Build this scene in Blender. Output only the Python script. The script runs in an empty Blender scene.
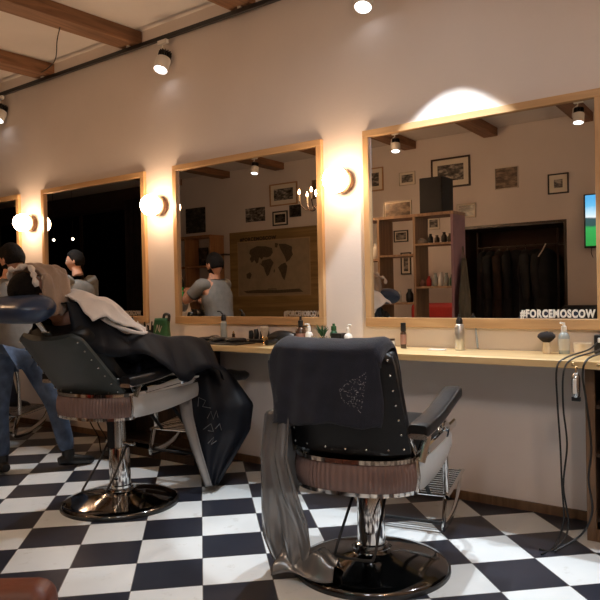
import bpy, bmesh, math, random
from mathutils import Vector, Matrix, Euler
random.seed(7)
sc = bpy.context.scene
COL = sc.collection
PI = math.pi
R = math.radians

# ---------------------------------------------------------------- camera
cam_d = bpy.data.cameras.new('camera'); cam = bpy.data.objects.new('camera', cam_d); COL.objects.link(cam)
cam_d.sensor_width = 36.0; cam_d.sensor_fit = 'HORIZONTAL'; cam_d.lens = 684.7 / 600 * 36; cam_d.clip_start = .05
FW = Vector((-0.59748, 0.80178, -0.01272)); RT = Vector((0.80183, 0.59718, -0.0210)); UP = Vector((0.00924, 0.02275, 0.9997))
m = Matrix((RT, UP, -FW)).transposed().to_4x4(); m.translation = Vector((0, -3.8366, 1.2606))
cam.matrix_world = m
sc.camera = cam
# ---------------------------------------------------------------- world, exposure
w = bpy.data.worlds.new('night'); sc.world = w; w.use_nodes = True
w.node_tree.nodes['Background'].inputs[0].default_value = (.35, .4, .6, 1)
w.node_tree.nodes['Background'].inputs[1].default_value = .004
sc.view_settings.view_transform = 'Standard'; sc.view_settings.look = 'None'
sc.view_settings.exposure = 0.0; sc.view_settings.gamma = 1.0; sc.view_settings.use_curve_mapping = False
sc.cycles.max_bounces = 10; sc.cycles.glossy_bounces = 6; sc.cycles.diffuse_bounces = 5
sc.cycles.use_denoising = True; sc.cycles.sample_clamp_indirect = 6.0; sc.cycles.caustics_reflective = False
GLOBE_W = 49.0        # emission of the sconce globes
NEAR_W = 175.0         # track spots over the mirrors
POOL_W = 185.0         # the one that washes the wall over the right mirror
FAR_W = 70.0          # track spots at the back of the room
COOL = (.86, .94, 1.0); WARMISH = (1.0, .80, .60); CANDLE = (1.0, .60, .32)
CANDLE_W = 56.0        # each chandelier
FRONT_W = 55.0         # unseen back track heads added to brighten chairs and under-counter wall

# ---------------------------------------------------------------- materials
def newmat(name):
    m = bpy.data.materials.new(name); m.use_nodes = True
    return m, m.node_tree, m.node_tree.nodes['Principled BSDF']
def nd(t, kind, **kw):
    n = t.nodes.new(kind)
    for k, v in kw.items():
        if k in n.inputs: n.inputs[k].default_value = v
        else: setattr(n, k, v)
    return n
def mat(name, col, rough=.5, metal=0, var=.12, scale=8, bump=0, bscale=60, coat=0, sheen=0, stretch=(1, 1, 1), spec=.5):
    m, t, b = newmat(name)
    b.inputs['Roughness'].default_value = rough; b.inputs['Metallic'].default_value = metal
    b.inputs['Specular IOR Level'].default_value = spec
    if coat: b.inputs['Coat Weight'].default_value = coat; b.inputs['Coat Roughness'].default_value = .12
    if sheen: b.inputs['Sheen Weight'].default_value = sheen
    tc = nd(t, 'ShaderNodeTexCoord'); mp = nd(t, 'ShaderNodeMapping'); mp.inputs['Scale'].default_value = stretch
    t.links.new(tc.outputs['Object'], mp.inputs['Vector'])
    n = nd(t, 'ShaderNodeTexNoise', Scale=scale, Detail=4.0)
    t.links.new(mp.outputs[0], n.inputs['Vector'])
    cr = nd(t, 'ShaderNodeValToRGB'); c = Vector(col)
    cr.color_ramp.elements[0].position = .3; cr.color_ramp.elements[1].position = .7
    cr.color_ramp.elements[0].color = (*[x * (1 - var) for x in c], 1)
    cr.color_ramp.elements[1].color = (*[min(1, x * (1 + var)) for x in c], 1)
    t.links.new(n.outputs['Fac'], cr.inputs[0]); t.links.new(cr.outputs[0], b.inputs['Base Color'])
    if bump:
        n2 = nd(t, 'ShaderNodeTexNoise', Scale=bscale, Detail=3.0); t.links.new(mp.outputs[0], n2.inputs['Vector'])
        bp = nd(t, 'ShaderNodeBump', Strength=bump, Distance=.01)
        t.links.new(n2.outputs['Fac'], bp.inputs['Height']); t.links.new(bp.outputs[0], b.inputs['Normal'])
    return m
def wood(name, c1, c2, rough=.4, axis='X', scale=3, coat=0, knots=False):
    m, t, b = newmat(name)
    b.inputs['Roughness'].default_value = rough
    if coat: b.inputs['Coat Weight'].default_value = coat; b.inputs['Coat Roughness'].default_value = .15
    tc = nd(t, 'ShaderNodeTexCoord'); mp = nd(t, 'ShaderNodeMapping')
    st = {'X': (.6, 9, 9), 'Y': (9, .6, 9), 'Z': (9, 9, .6)}[axis]
    mp.inputs['Scale'].default_value = st
    t.links.new(tc.outputs['Object'], mp.inputs['Vector'])
    n = nd(t, 'ShaderNodeTexNoise', Scale=scale, Detail=6.0, Distortion=1.2)
    t.links.new(mp.outputs[0], n.inputs['Vector'])
    cr = nd(t, 'ShaderNodeValToRGB'); cr.color_ramp.elements[0].position = .35; cr.color_ramp.elements[1].position = .68
    cr.color_ramp.elements[0].color = (*c1, 1); cr.color_ramp.elements[1].color = (*c2, 1)
    t.links.new(n.outputs['Fac'], cr.inputs[0])
    out = cr.outputs[0]
    if knots:
        v = nd(t, 'ShaderNodeTexVoronoi', Scale=3.1); t.links.new(tc.outputs['Object'], v.inputs['Vector'])
        k = nd(t, 'ShaderNodeValToRGB'); k.color_ramp.elements[0].position = .02; k.color_ramp.elements[1].position = .055
        k.color_ramp.elements[0].color = (.16, .09, .05, 1); k.color_ramp.elements[1].color = (1, 1, 1, 1)
        t.links.new(v.outputs['Distance'], k.inputs[0])
        mx = nd(t, 'ShaderNodeMix', data_type='RGBA', blend_type='MULTIPLY'); mx.inputs[0].default_value = 1
        t.links.new(out, mx.inputs[6]); t.links.new(k.outputs[0], mx.inputs[7]); out = mx.outputs[2]
    t.links.new(out, b.inputs['Base Color'])
    bp = nd(t, 'ShaderNodeBump', Strength=.12, Distance=.004)
    t.links.new(n.outputs['Fac'], bp.inputs['Height']); t.links.new(bp.outputs[0], b.inputs['Normal'])
    return m
def emis(name, col, s):
    m, t, b = newmat(name)
    b.inputs['Base Color'].default_value = (*col, 1)
    b.inputs['Emission Color'].default_value = (*col, 1); b.inputs['Emission Strength'].default_value = s
    return m
M = {}
M['wall'] = mat('painted plaster', (.70, .635, .60), .85, var=.03, scale=2.2, bump=.08, bscale=40)
M['ceil'] = mat('ceiling plaster', (.74, .69, .65), .9, var=.04, scale=3, bump=.1, bscale=18)
M['darkwall'] = mat('dark brown dimmed wall', (.045, .022, .014), .85, var=.15)  # dimness of the far left end put into the colour; also lines the niche
M['beam'] = wood('brown beam', (.16, .075, .035), (.30, .15, .075), .6, 'Y', 2.5)
M['pine'] = wood('pine', (.46, .27, .125), (.60, .38, .19), .38, 'X', 2.0, .15)
M['pinez'] = wood('pine upright', (.46, .27, .125), (.60, .38, .19), .38, 'Z', 2.0, .15)
M['counter'] = wood('oiled counter pine', (.62, .42, .19), (.82, .62, .33), .3, 'X', 1.6, .3)
M['board'] = wood('osb board', (.20, .125, .045), (.34, .225, .09), .5, 'X', 1.2)
M['shelf'] = wood('shelf wood', (.27, .16, .09), (.42, .26, .15), .5, 'Z', 2.5)
M['orange'] = wood('orange shelf wood', (.28, .13, .055), (.42, .21, .09), .5, 'Z', 2.5)
M['darkwood'] = wood('dark shelf wood', (.025, .014, .008), (.06, .035, .02), .5, 'Z', 2.5)
M['midwood'] = wood('walnut stile', (.12, .065, .032), (.2, .115, .06), .5, 'Z', 2.5)
M['framedark'] = mat('dark frame lacquer', (.035, .018, .012), .35)
M['frameblack'] = mat('black frame', (.012, .012, .013), .35)
M['framewood'] = wood('light frame wood', (.36, .20, .10), (.5, .3, .16), .4, 'X', 3)
M['framesilver'] = mat('silver frame', (.6, .56, .5), .3, .6)
M['mat'] = mat('picture mount', (.72, .66, .56), .8, var=.03)
M['black'] = mat('black plastic', (.012, .012, .013), .35, var=.2)
M['blackmatt'] = mat('matt black', (.01, .01, .011), .7, var=.2)
M['leather'] = mat('black leather', (.006, .006, .007), .36, spec=.35, var=.25, bump=.12, bscale=120)
M['backleather'] = mat('grey green leather back', (.038, .048, .048), .42, var=.1, bump=.05, bscale=100)
M['blueleather'] = mat('navy leather', (.026, .045, .095), .3, var=.2, bump=.08, bscale=60)
M['brownleather'] = mat('brown orange leather', (.11, .025, .009), .5, var=.15, bump=.1, bscale=60)
M['redcloth'] = mat('red upholstery', (.45, .025, .02), .6, var=.1)
M['chrome'] = mat('chrome', (.75, .75, .74), .07, 1.0, var=.03)
M['satin'] = mat('satin chrome', (.55, .55, .53), .22, 1.0, var=.05)
M['basemetal'] = mat('dark mirror chrome base', (.17, .165, .165), .09, 1.0, var=.05)
M['enamel'] = mat('silver grey enamel', (.52, .52, .51), .25, .15, var=.04, coat=.5)
M['ribbed'] = mat('mauve brown enamel', (.20, .13, .115), .38, .1, var=.05)
M['mirror'] = mat('mirror glass', (.80, .79, .77), .0, 1.0, var=0)
M['white'] = mat('white plastic', (.78, .77, .74), .35, var=.03)
M['whitemetal'] = mat('white lamp housing', (.8, .78, .75), .4, var=.02)
M['cream'] = mat('cream ceramic', (.72, .62, .48), .3, var=.05)
M['rubber'] = mat('black rubber', (.008, .008, .008), .5, var=.1)
M['towelnavy'] = mat('charcoal navy towel', (.010, .012, .024), .95, var=.35, scale=14, bump=.5, bscale=260, sheen=.12)
M['towelbrown'] = mat('taupe towel', (.36, .255, .185), .95, var=.18, scale=10, bump=.55, bscale=160, sheen=.3)
M['towelwhite'] = mat('off white towel', (.78, .70, .64), .95, var=.1, scale=10, bump=.55, bscale=160, sheen=.3)
M['capedark'] = mat('black barber cape', (.0035, .0045, .008), .55, spec=.2, var=.3, scale=6, bump=.12, bscale=12)
M['capegrey'] = mat('grey satin cape', (.25, .25, .255), .24, .6, var=.15, scale=6, bump=.15, bscale=10)
M['hem'] = mat('grey cape lining', (.22, .205, .195), .45, .1, var=.1)
M['tee'] = mat('grey t shirt', (.17, .165, .155), .9, var=.12, scale=20, bump=.15, bscale=30)
M['jeans'] = mat('blue denim', (.065, .10, .175), .85, var=.45, scale=14, bump=.2, bscale=150)
M['jeansdark'] = mat('dark denim', (.015, .02, .04), .85, var=.3, scale=14)
M['skin'] = mat('skin', (.52, .27, .18), .5, var=.06, scale=12)
M['hair'] = mat('dark hair', (.008, .006, .005), .8, spec=.15, var=.4, scale=40, bump=.6, bscale=90)
M['eyewhite'] = mat('eye', (.6, .55, .5), .2, var=.02)
M['shoe'] = mat('black shoe', (.008, .008, .009), .4, var=.2)
M['bottleclear'] = mat('grey translucent bottle', (.32, .36, .36), .2, var=.05, coat=.5)
M['amber'] = mat('dark amber glass', (.05, .022, .012), .12, var=.1, coat=.6)
M['label'] = mat('pink grey label', (.30, .16, .13), .5, var=.15)
M['aluminium'] = mat('brushed aluminium', (.62, .60, .57), .28, .85, var=.04)
M['green'] = mat('bottle green', (.02, .09, .035), .3, var=.2)
M['brightgreen'] = mat('bright green plastic', (.02, .62, .16), .3, var=.1)
M['gold'] = mat('brass', (.62, .47, .25), .25, .8, var=.1)
M['bristle'] = mat('grey bristles', (.42, .38, .34), .9, var=.15, scale=60)
M['bristledark'] = mat('dark bristles', (.012, .008, .008), .9, var=.3, scale=60)
M['coat1'] = mat('black wool coat', (.010, .010, .011), .95, var=.3)
M['coat2'] = mat('dark brown coat', (.030, .016, .010), .9, var=.3)
M['coat3'] = mat('charcoal coat', (.018, .019, .020), .9, var=.3)
M['canvas'] = mat('olive canvas', (.10, .085, .06), .9, var=.2)
M['curtain'] = mat('dark brown curtain', (.020, .010, .008), .9, var=.3)
M['night'] = mat('night window glass', (.002, .002, .003), .06, var=0, spec=.25)
M['purple'] = mat('purple lit panel', (.30, .17, .20), .6, var=.1)  # purple light on the shelf unit's end panel put into its colour
M['globe'] = emis('lit opal globe', (1.0, .66, .40), GLOBE_W)
M['candle'] = emis('candle bulb', (1.0, .58, .28), 45)
M['bulb'] = emis('small bulb', (1.0, .85, .65), 12)
M['lens'] = emis('lit spot lens', (.95, .96, 1.0), 7)
M['letterwhite'] = mat('white vinyl', (.80, .78, .74), .5, var=.02)
M['letterdim'] = mat('pale vinyl', (.36, .31, .26), .5, var=.05)
M['letterfaint'] = mat('faint grey print', (.12, .12, .12), .6, var=.05)
M['letterblack'] = mat('black letter paint', (.012, .008, .006), .6, var=.05)
M['mapland'] = mat('map land ink', (.075, .055, .032), .7, var=.35, scale=30)
M['mapsea'] = mat('map paper', (.30, .235, .15), .7, var=.1, scale=9)
M['mapline'] = mat('map border gold', (.36, .26, .14), .5, var=.1)
M['crystal'] = mat('rhinestone', (.75, .75, .8), .25, .6, var=.05)
M['glassjar'] = mat('pale glass', (.55, .52, .45), .08, var=.03, coat=.6)

def floor_mat():
    m, t, b = newmat('checkerboard vinyl tiles')
    tc = nd(t, 'ShaderNodeTexCoord'); sv = nd(t, 'ShaderNodeVectorMath', operation='SCALE'); sv.inputs['Scale'].default_value = 1 / .305
    t.links.new(tc.outputs['Object'], sv.inputs[0])
    ad = nd(t, 'ShaderNodeVectorMath', operation='ADD'); ad.inputs[1].default_value = (100, 100, .5)
    t.links.new(sv.outputs[0], ad.inputs[0])
    ck = nd(t, 'ShaderNodeTexChecker', Scale=1.0); t.links.new(ad.outputs[0], ck.inputs['Vector'])
    n1 = nd(t, 'ShaderNodeTexNoise', Scale=2.5, Detail=6.0); t.links.new(tc.outputs['Object'], n1.inputs['Vector'])
    def ramp(a, bb):
        r = nd(t, 'ShaderNodeValToRGB'); r.color_ramp.elements[0].position = .3; r.color_ramp.elements[1].position = .7
        r.color_ramp.elements[0].color = (*a, 1); r.color_ramp.elements[1].color = (*bb, 1)
        t.links.new(n1.outputs['Fac'], r.inputs[0]); return r
    rb = ramp((.014, .016, .026), (.024, .027, .040)); rw = ramp((.66, .69, .70), (.76, .79, .80))
    mx = nd(t, 'ShaderNodeMix', data_type='RGBA'); t.links.new(ck.outputs['Fac'], mx.inputs[0])
    t.links.new(rw.outputs[0], mx.inputs[6]); t.links.new(rb.outputs[0], mx.inputs[7])
    # seams
    fr = nd(t, 'ShaderNodeVectorMath', operation='FRACTION'); t.links.new(ad.outputs[0], fr.inputs[0])
    sp = nd(t, 'ShaderNodeSeparateXYZ'); t.links.new(fr.outputs[0], sp.inputs[0])
    ms = []
    for ax in 'XY':
        s = nd(t, 'ShaderNodeMath', operation='SUBTRACT'); t.links.new(sp.outputs[ax], s.inputs[0]); s.inputs[1].default_value = .5
        a = nd(t, 'ShaderNodeMath', operation='ABSOLUTE'); t.links.new(s.outputs[0], a.inputs[0])
        g = nd(t, 'ShaderNodeMath', operation='GREATER_THAN'); t.links.new(a.outputs[0], g.inputs[0]); g.inputs[1].default_value = .4945
        ms.append(g)
    mxm = nd(t, 'ShaderNodeMath', operation='MAXIMUM'); t.links.new(ms[0].outputs[0], mxm.inputs[0]); t.links.new(ms[1].outputs[0], mxm.inputs[1])
    m2 = nd(t, 'ShaderNodeMix', data_type='RGBA'); t.links.new(mxm.outputs[0], m2.inputs[0])
    t.links.new(mx.outputs[2], m2.inputs[6]); m2.inputs[7].default_value = (.16, .155, .15, 1)
    # scuffs
    n3 = nd(t, 'ShaderNodeTexNoise', Scale=9.0, Detail=9.0, Roughness=.7); t.links.new(tc.outputs['Object'], n3.inputs['Vector'])
    r3 = nd(t, 'ShaderNodeValToRGB'); r3.color_ramp.elements[0].position = .28; r3.color_ramp.elements[1].position = .42
    r3.color_ramp.elements[0].color = (.72, .70, .66, 1); r3.color_ramp.elements[1].color = (1, 1, 1, 1)
    t.links.new(n3.outputs['Fac'], r3.inputs[0])
    m3 = nd(t, 'ShaderNodeMix', data_type='RGBA', blend_type='MULTIPLY'); m3.inputs[0].default_value = 1
    t.links.new(m2.outputs[2], m3.inputs[6]); t.links.new(r3.outputs[0], m3.inputs[7])
    t.links.new(m3.outputs[2], b.inputs['Base Color'])
    rr = nd(t, 'ShaderNodeMapRange'); t.links.new(n3.outputs['Fac'], rr.inputs[0]); rr.inputs[3].default_value = .38; rr.inputs[4].default_value = .26
    t.links.new(rr.outputs[0], b.inputs['Roughness'])
    return m
M['floor'] = floor_mat()
def art_mat(name, c1, c2, c3, scale=6, seed=0):
    m, t, b = newmat(name); b.inputs['Roughness'].default_value = .25
    tc = nd(t, 'ShaderNodeTexCoord'); mp = nd(t, 'ShaderNodeMapping'); mp.inputs['Location'].default_value = (seed * 3.1, 0, seed * 1.7)
    mp.inputs['Scale'].default_value = (1, 1, 2.2)
    t.links.new(tc.outputs['Object'], mp.inputs[0])
    n = nd(t, 'ShaderNodeTexNoise', Scale=scale, Detail=7.0, Roughness=.65); t.links.new(mp.outputs[0], n.inputs['Vector'])
    cr = nd(t, 'ShaderNodeValToRGB'); cr.color_ramp.elements[0].position = .38; cr.color_ramp.elements[1].position = .62
    cr.color_ramp.elements[0].color = (*c1, 1); cr.color_ramp.elements[1].color = (*c3, 1)
    e = cr.color_ramp.elements.new(.5); e.color = (*c2, 1)
    t.links.new(n.outputs['Fac'], cr.inputs[0]); t.links.new(cr.outputs[0], b.inputs['Base Color'])
    return m

# ---------------------------------------------------------------- mesh helpers
class MB:
    def __init__(s): s.bm = bmesh.new()
    def box(s, c, d, rot=None):
        vs = []
        Rm = rot if rot is not None else Matrix.Identity(3)
        for i in (-.5, .5):
            for j in (-.5, .5):
                for k in (-.5, .5):
                    vs.append(s.bm.verts.new(Vector(c) + Rm @ Vector((i * d[0], j * d[1], k * d[2]))))
        for f in ((0, 1, 3, 2), (4, 6, 7, 5), (0, 4, 5, 1), (2, 3, 7, 6), (0, 2, 6, 4), (1, 5, 7, 3)):
            s.bm.faces.new([vs[i] for i in f])
        return s
    def b2(s, a, b):
        return s.box([(p + q) / 2 for p, q in zip(a, b)], [abs(p - q) for p, q in zip(a, b)])
    def tube(s, pts, r, n=10, closed=False, cap=True, flat=None, sq=1):
        pts = [Vector(p) for p in pts]; N = len(pts)
        rs = r if isinstance(r, (list, tuple)) else [r] * N
        rings = []; prev = None
        for i, p in enumerate(pts):
            if closed: t = pts[(i + 1) % N] - pts[i - 1]
            else: t = pts[min(i + 1, N - 1)] - pts[max(i - 1, 0)]
            t.normalize()
            if prev is None:
                a = Vector((0, 0, 1)) if abs(t.z) < .9 else Vector((1, 0, 0))
                u = t.cross(a).normalized()
            else:
                u = (prev - t * prev.dot(t)).normalized()
            prev = u; v = t.cross(u)
            fu, fv = flat if flat else (1, 1)
            ring = []
            for k in range(n):
                ca, sa = math.cos(2 * PI * k / n), math.sin(2 * PI * k / n)
                if sq != 1: ca = math.copysign(abs(ca) ** sq, ca); sa = math.copysign(abs(sa) ** sq, sa)
                ring.append(s.bm.verts.new(p + (u * ca * fu + v * sa * fv) * rs[i]))
            rings.append(ring)
        for i in range(N if closed else N - 1):
            a, b = rings[i], rings[(i + 1) % N]
            for k in range(n): s.bm.faces.new((a[k], a[(k + 1) % n], b[(k + 1) % n], b[k]))
        if cap and not closed:
            s.bm.faces.new(rings[0][::-1]); s.bm.faces.new(rings[-1])
        return s
    def cyl(s, a, b, r, r2=None, n=20): return s.tube([a, b], [r, r if r2 is None else r2], n)
    def lathe(s, prof, c=(0, 0, 0), n=32, axis=None, off=0):
        c = Vector(c); Rm = axis if axis is not None else Matrix.Identity(3)
        rings = []
        for r, z in prof:
            if r < 1e-5: rings.append([s.bm.verts.new(c + Rm @ Vector((0, 0, z)))])
            else: rings.append([s.bm.verts.new(c + Rm @ Vector((r * math.cos(2 * PI * k / n + off), r * math.sin(2 * PI * k / n + off), z))) for k in range(n)])
        for a, b in zip(rings, rings[1:]):
            if len(a) == 1 and len(b) == 1: continue
            for k in range(n):
                if len(a) == 1: s.bm.faces.new((a[0], b[k], b[(k + 1) % n]))
                elif len(b) == 1: s.bm.faces.new((a[k], a[(k + 1) % n], b[0]))
                else: s.bm.faces.new((a[k], a[(k + 1) % n], b[(k + 1) % n], b[k]))
        if len(rings[0]) > 1: s.bm.faces.new(rings[0][::-1])
        if len(rings[-1]) > 1: s.bm.faces.new(rings[-1])
        return s
    def ball(s, c, r, n=16, m=10, rot=None):
        r = r if isinstance(r, (list, tuple)) else (r, r, r)
        Rm = rot if rot is not None else Matrix.Identity(3); c = Vector(c)
        rings = []
        for i in range(m + 1):
            th = PI * i / m
            if i in (0, m): rings.append([s.bm.verts.new(c + Rm @ Vector((0, 0, r[2] * math.cos(th))))])
            else: rings.append([s.bm.verts.new(c + Rm @ Vector((r[0] * math.sin(th) * math.cos(2 * PI * k / n), r[1] * math.sin(th) * math.sin(2 * PI * k / n), r[2] * math.cos(th)))) for k in range(n)])
        for a, b in zip(rings, rings[1:]):
            for k in range(n):
                if len(a) == 1: s.bm.faces.new((a[0], b[k], b[(k + 1) % n]))
                elif len(b) == 1: s.bm.faces.new((a[k], a[(k + 1) % n], b[0]))
                else: s.bm.faces.new((a[k], a[(k + 1) % n], b[(k + 1) % n], b[k]))
        return s
    def grid(s, f, nu, nv, closed_u=False):
        g = [[s.bm.verts.new(Vector(f(i / (nu - (0 if closed_u else 1)), j / (nv - 1)))) for i in range(nu)] for j in range(nv)]
        for j in range(nv - 1):
            for i in range(nu if closed_u else nu - 1):
                k = (i + 1) % nu
                s.bm.faces.new((g[j][i], g[j][k], g[j + 1][k], g[j + 1][i]))
        return s
    def poly(s, pts, thick, nrm):
        nrm = Vector(nrm).normalized() * thick
        a = [s.bm.verts.new(Vector(p)) for p in pts]; b = [s.bm.verts.new(Vector(p) + nrm) for p in pts]
        s.bm.faces.new(a); s.bm.faces.new(b[::-1])
        for i in range(len(a)):
            j = (i + 1) % len(a); s.bm.faces.new((a[i], b[i], b[j], a[j]))
        return s
    def build(s, name, material, parent=None, smooth=False, bevel=0, solid=0, sub=0, label=None, seg=2, sharp=None):
        bmesh.ops.recalc_face_normals(s.bm, faces=s.bm.faces[:])
        me = bpy.data.meshes.new(name); s.bm.to_mesh(me); s.bm.free()
        o = bpy.data.objects.new(name, me); COL.objects.link(o)
        me.materials.append(M[material] if isinstance(material, str) else material)
        if parent is not None: o.parent = parent
        if smooth or bevel:
            for p in me.polygons: p.use_smooth = True
            if sharp is None: sharp = 40
        if solid:
            md = o.modifiers.new('solid', 'SOLIDIFY'); md.thickness = solid; md.offset = 0
        if bevel:
            md = o.modifiers.new('bevel', 'BEVEL'); md.width = bevel; md.segments = seg; md.limit_method = 'ANGLE'; md.angle_limit = R(35)
            md.harden_normals = True
        if sub:
            md = o.modifiers.new('sub', 'SUBSURF'); md.levels = sub; md.render_levels = sub
        if (smooth or bevel) and not sub:
            me.set_sharp_from_angle(angle=R(sharp))
        if label: o['label'] = label
        return o
def tag(o, label, cat, group=None, kind=None):
    o['label'] = label; o['category'] = cat
    if group: o['group'] = group
    if kind: o['kind'] = kind
    return o
def thing(name, label, cat, loc=(0, 0, 0), rz=0, group=None):
    o = bpy.data.objects.new(name, None); COL.objects.link(o); o.empty_display_size = .1
    o.location = loc; o.rotation_euler = (0, 0, rz)
    return tag(o, label, cat, group)
def struct(name, mb, material, **kw):
    o = mb.build(name, material, **kw); o['kind'] = 'structure'; return o
def dup(root, loc, rz, label, name=None):
    r = root.copy(); COL.objects.link(r); r.location = loc; r.rotation_euler = (0, 0, rz); r['label'] = label
    for ch in list(root.children):
        c = ch.copy(); COL.objects.link(c); c.parent = r
        for g in list(ch.children):
            d = g.copy(); COL.objects.link(d); d.parent = c
    return r
def rotz(a): return Matrix.Rotation(a, 3, 'Z')
def to_axis(d):
    return Vector(d).normalized().to_track_quat('Z', 'Y').to_matrix()
def lerp(a, b, t): return a + (b - a) * t
def curve_at(pts, t):
    """smooth interpolation through control tuples (t, values...)"""
    if t <= pts[0][0]: return pts[0][1:]
    for a, b in zip(pts, pts[1:]):
        if t <= b[0]:
            k = (t - a[0]) / (b[0] - a[0]); k = k * k * (3 - 2 * k) if False else k
            return tuple(lerp(x, y, k) for x, y in zip(a[1:], b[1:]))
    return pts[-1][1:]
def smoothpath(pts, n=8):
    P = [Vector(p) for p in pts]; out = []
    for i in range(len(P) - 1):
        p0 = P[max(i - 1, 0)]; p1 = P[i]; p2 = P[i + 1]; p3 = P[min(i + 2, len(P) - 1)]
        for k in range(n):
            t = k / n
            out.append(.5 * ((2 * p1) + (-p0 + p2) * t + (2 * p0 - 5 * p1 + 4 * p2 - p3) * t * t + (-p0 + 3 * p1 - 3 * p2 + p3) * t ** 3))
    out.append(P[-1]); return out

# ---------------------------------------------------------------- the room
CZ = 3.45; YB = -5.4; XL = -17.0; XR = 2.2
T = .305; fc = Vector((-2.114, -1.745, 0)); fa = R(45)
fm = MB(); inv = Matrix.Rotation(-fa, 3, 'Z')
fm.poly([inv @ (Vector(p) - fc) for p in ((XL, YB - .9, 0), (XR, YB - .9, 0), (XR, .1, 0), (XL, .1, 0))], -.05, (0, 0, 1))
fl = struct('floor', fm, 'floor'); fl.location = fc; fl.rotation_euler = (0, 0, fa)
struct('ceiling', MB().b2((XL, YB - .9, CZ), (XR, .1, CZ + .1)), 'ceil')
struct('wall_front', MB().b2((XL, 0, 0), (XR, .1, CZ)), 'wall')
struct('wall_right', MB().b2((XR, YB - .9, 0), (XR + .1, .1, CZ)), 'wall')
struct('wall_left', MB().b2((XL - .1, YB - .9, 0), (XL, .1, CZ)), 'darkwall')
AX0, AX1, AZ = -4.02, -2.56, 2.09
wb = MB(); wb.b2((-10.0, YB - .1, 0), (AX0, YB, CZ)); wb.b2((AX1, YB - .1, 0), (XR, YB, CZ)); wb.b2((AX0, YB - .1, AZ), (AX1, YB, CZ))
struct('wall_back', wb, 'wall')
al = MB(); al.b2((AX0 - .1, YB - .8, 0), (AX0, YB - .1, AZ)); al.b2((AX1, YB - .8, 0), (AX1 + .1, YB - .1, AZ))
al.b2((AX0 - .1, YB - .85, 0), (AX1 + .1, YB - .8, AZ)); al.b2((AX0 - .1, YB - .85, AZ), (AX1 + .1, YB - .1, AZ + .05))
struct('wall_niche', al, 'darkwall')
struct('trim_niche', MB().b2((AX0 - .035, YB, 0), (AX0, YB + .012, AZ)).b2((AX1, YB, 0), (AX1 + .035, YB + .012, AZ)).b2((AX0 - .035, YB, AZ), (AX1 + .035, YB + .012, AZ + .035)), 'framedark')
wd = MB(); wd.b2((XL, YB - .1, 0), (-16.2, YB, CZ)); wd.b2((-11.2, YB - .1, 0), (-10.0, YB, CZ)); wd.b2((-16.2, YB - .1, 0), (-11.2, YB, .7)); wd.b2((-16.2, YB - .1, 3.1), (-11.2, YB, CZ))
struct('wall_back_dark', wd, 'darkwall')
wf = MB()
for x in (-16.17, -14.5, -12.85, -11.23): wf.b2((x - .035, YB - .08, .7), (x + .035, YB - .01, 3.1))
for z in (.735, 3.065): wf.b2((-16.2, YB - .079, z - .035), (-11.2, YB - .011, z + .035))
w1 = struct('window_1', wf, 'framedark')
MB().b2((-16.2, YB - .055, .7), (-11.2, YB - .045, 3.1)).build('pane', 'night', w1)
# baseboards
struct('baseboard_front', MB().b2((-7.0, -.014, 0), (-.95, 0, .05)), 'midwood')
# beams
BX = [-9.5, -8.26, -7.02, -5.78, -4.54, -3.30, -2.06, -.82, .42]
for i, x in enumerate(BX):
    b = MB(); a = Matrix.Rotation(math.atan(-.22 / 5.4) * -1, 3, 'Z')
    b.poly([(x - .1, -.001, CZ), (x + .1, -.001, CZ), (x + .1 - .22, YB + .001, CZ), (x - .1 - .22, YB + .001, CZ)], -.115, (0, 0, 1))
    o = struct('ceiling_beam', b, 'beam', bevel=.006)

# ---------------------------------------------------------------- tracks and spotlights
def track(y, z, x0, x1, label, supports):
    t = thing('lighting_track', label, 'light track', (x0, y, z))
    mb = MB(); mb.b2((0, -.017, -.016), (x1 - x0, .017, .016)); mb.build('rail', 'black', t, bevel=.003)
    for s in supports:
        MB().b2((s - x0 - .015, -.012, .014), (s - x0 + .015, .012, .05)).build('bracket', 'whitemetal', t, bevel=.003)
    return t
TZ = 3.302
track(-.065, TZ, -9.6, 1.5, 'black lighting track running along the wall above the mirrors', [x for x in BX[1:]])
track(-4.05, TZ, -9.6, 1.5, 'black lighting track at the back of the room, seen in the mirrors', [x - .165 for x in BX[1:]])
def spot_light(name, parent, loc, target, energy, cone, blend, col=COOL, size=.03):
    l = bpy.data.lights.new(name, 'SPOT'); l.energy = energy; l.spot_size = R(cone); l.spot_blend = blend; l.color = col
    l.shadow_soft_size = size
    o = bpy.data.objects.new(name, l); COL.objects.link(o); o.parent = parent
    o.location = loc; d = Vector(target) - Vector(loc)
    o.rotation_euler = d.to_track_quat('-Z', 'Y').to_euler()
    return o
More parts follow.
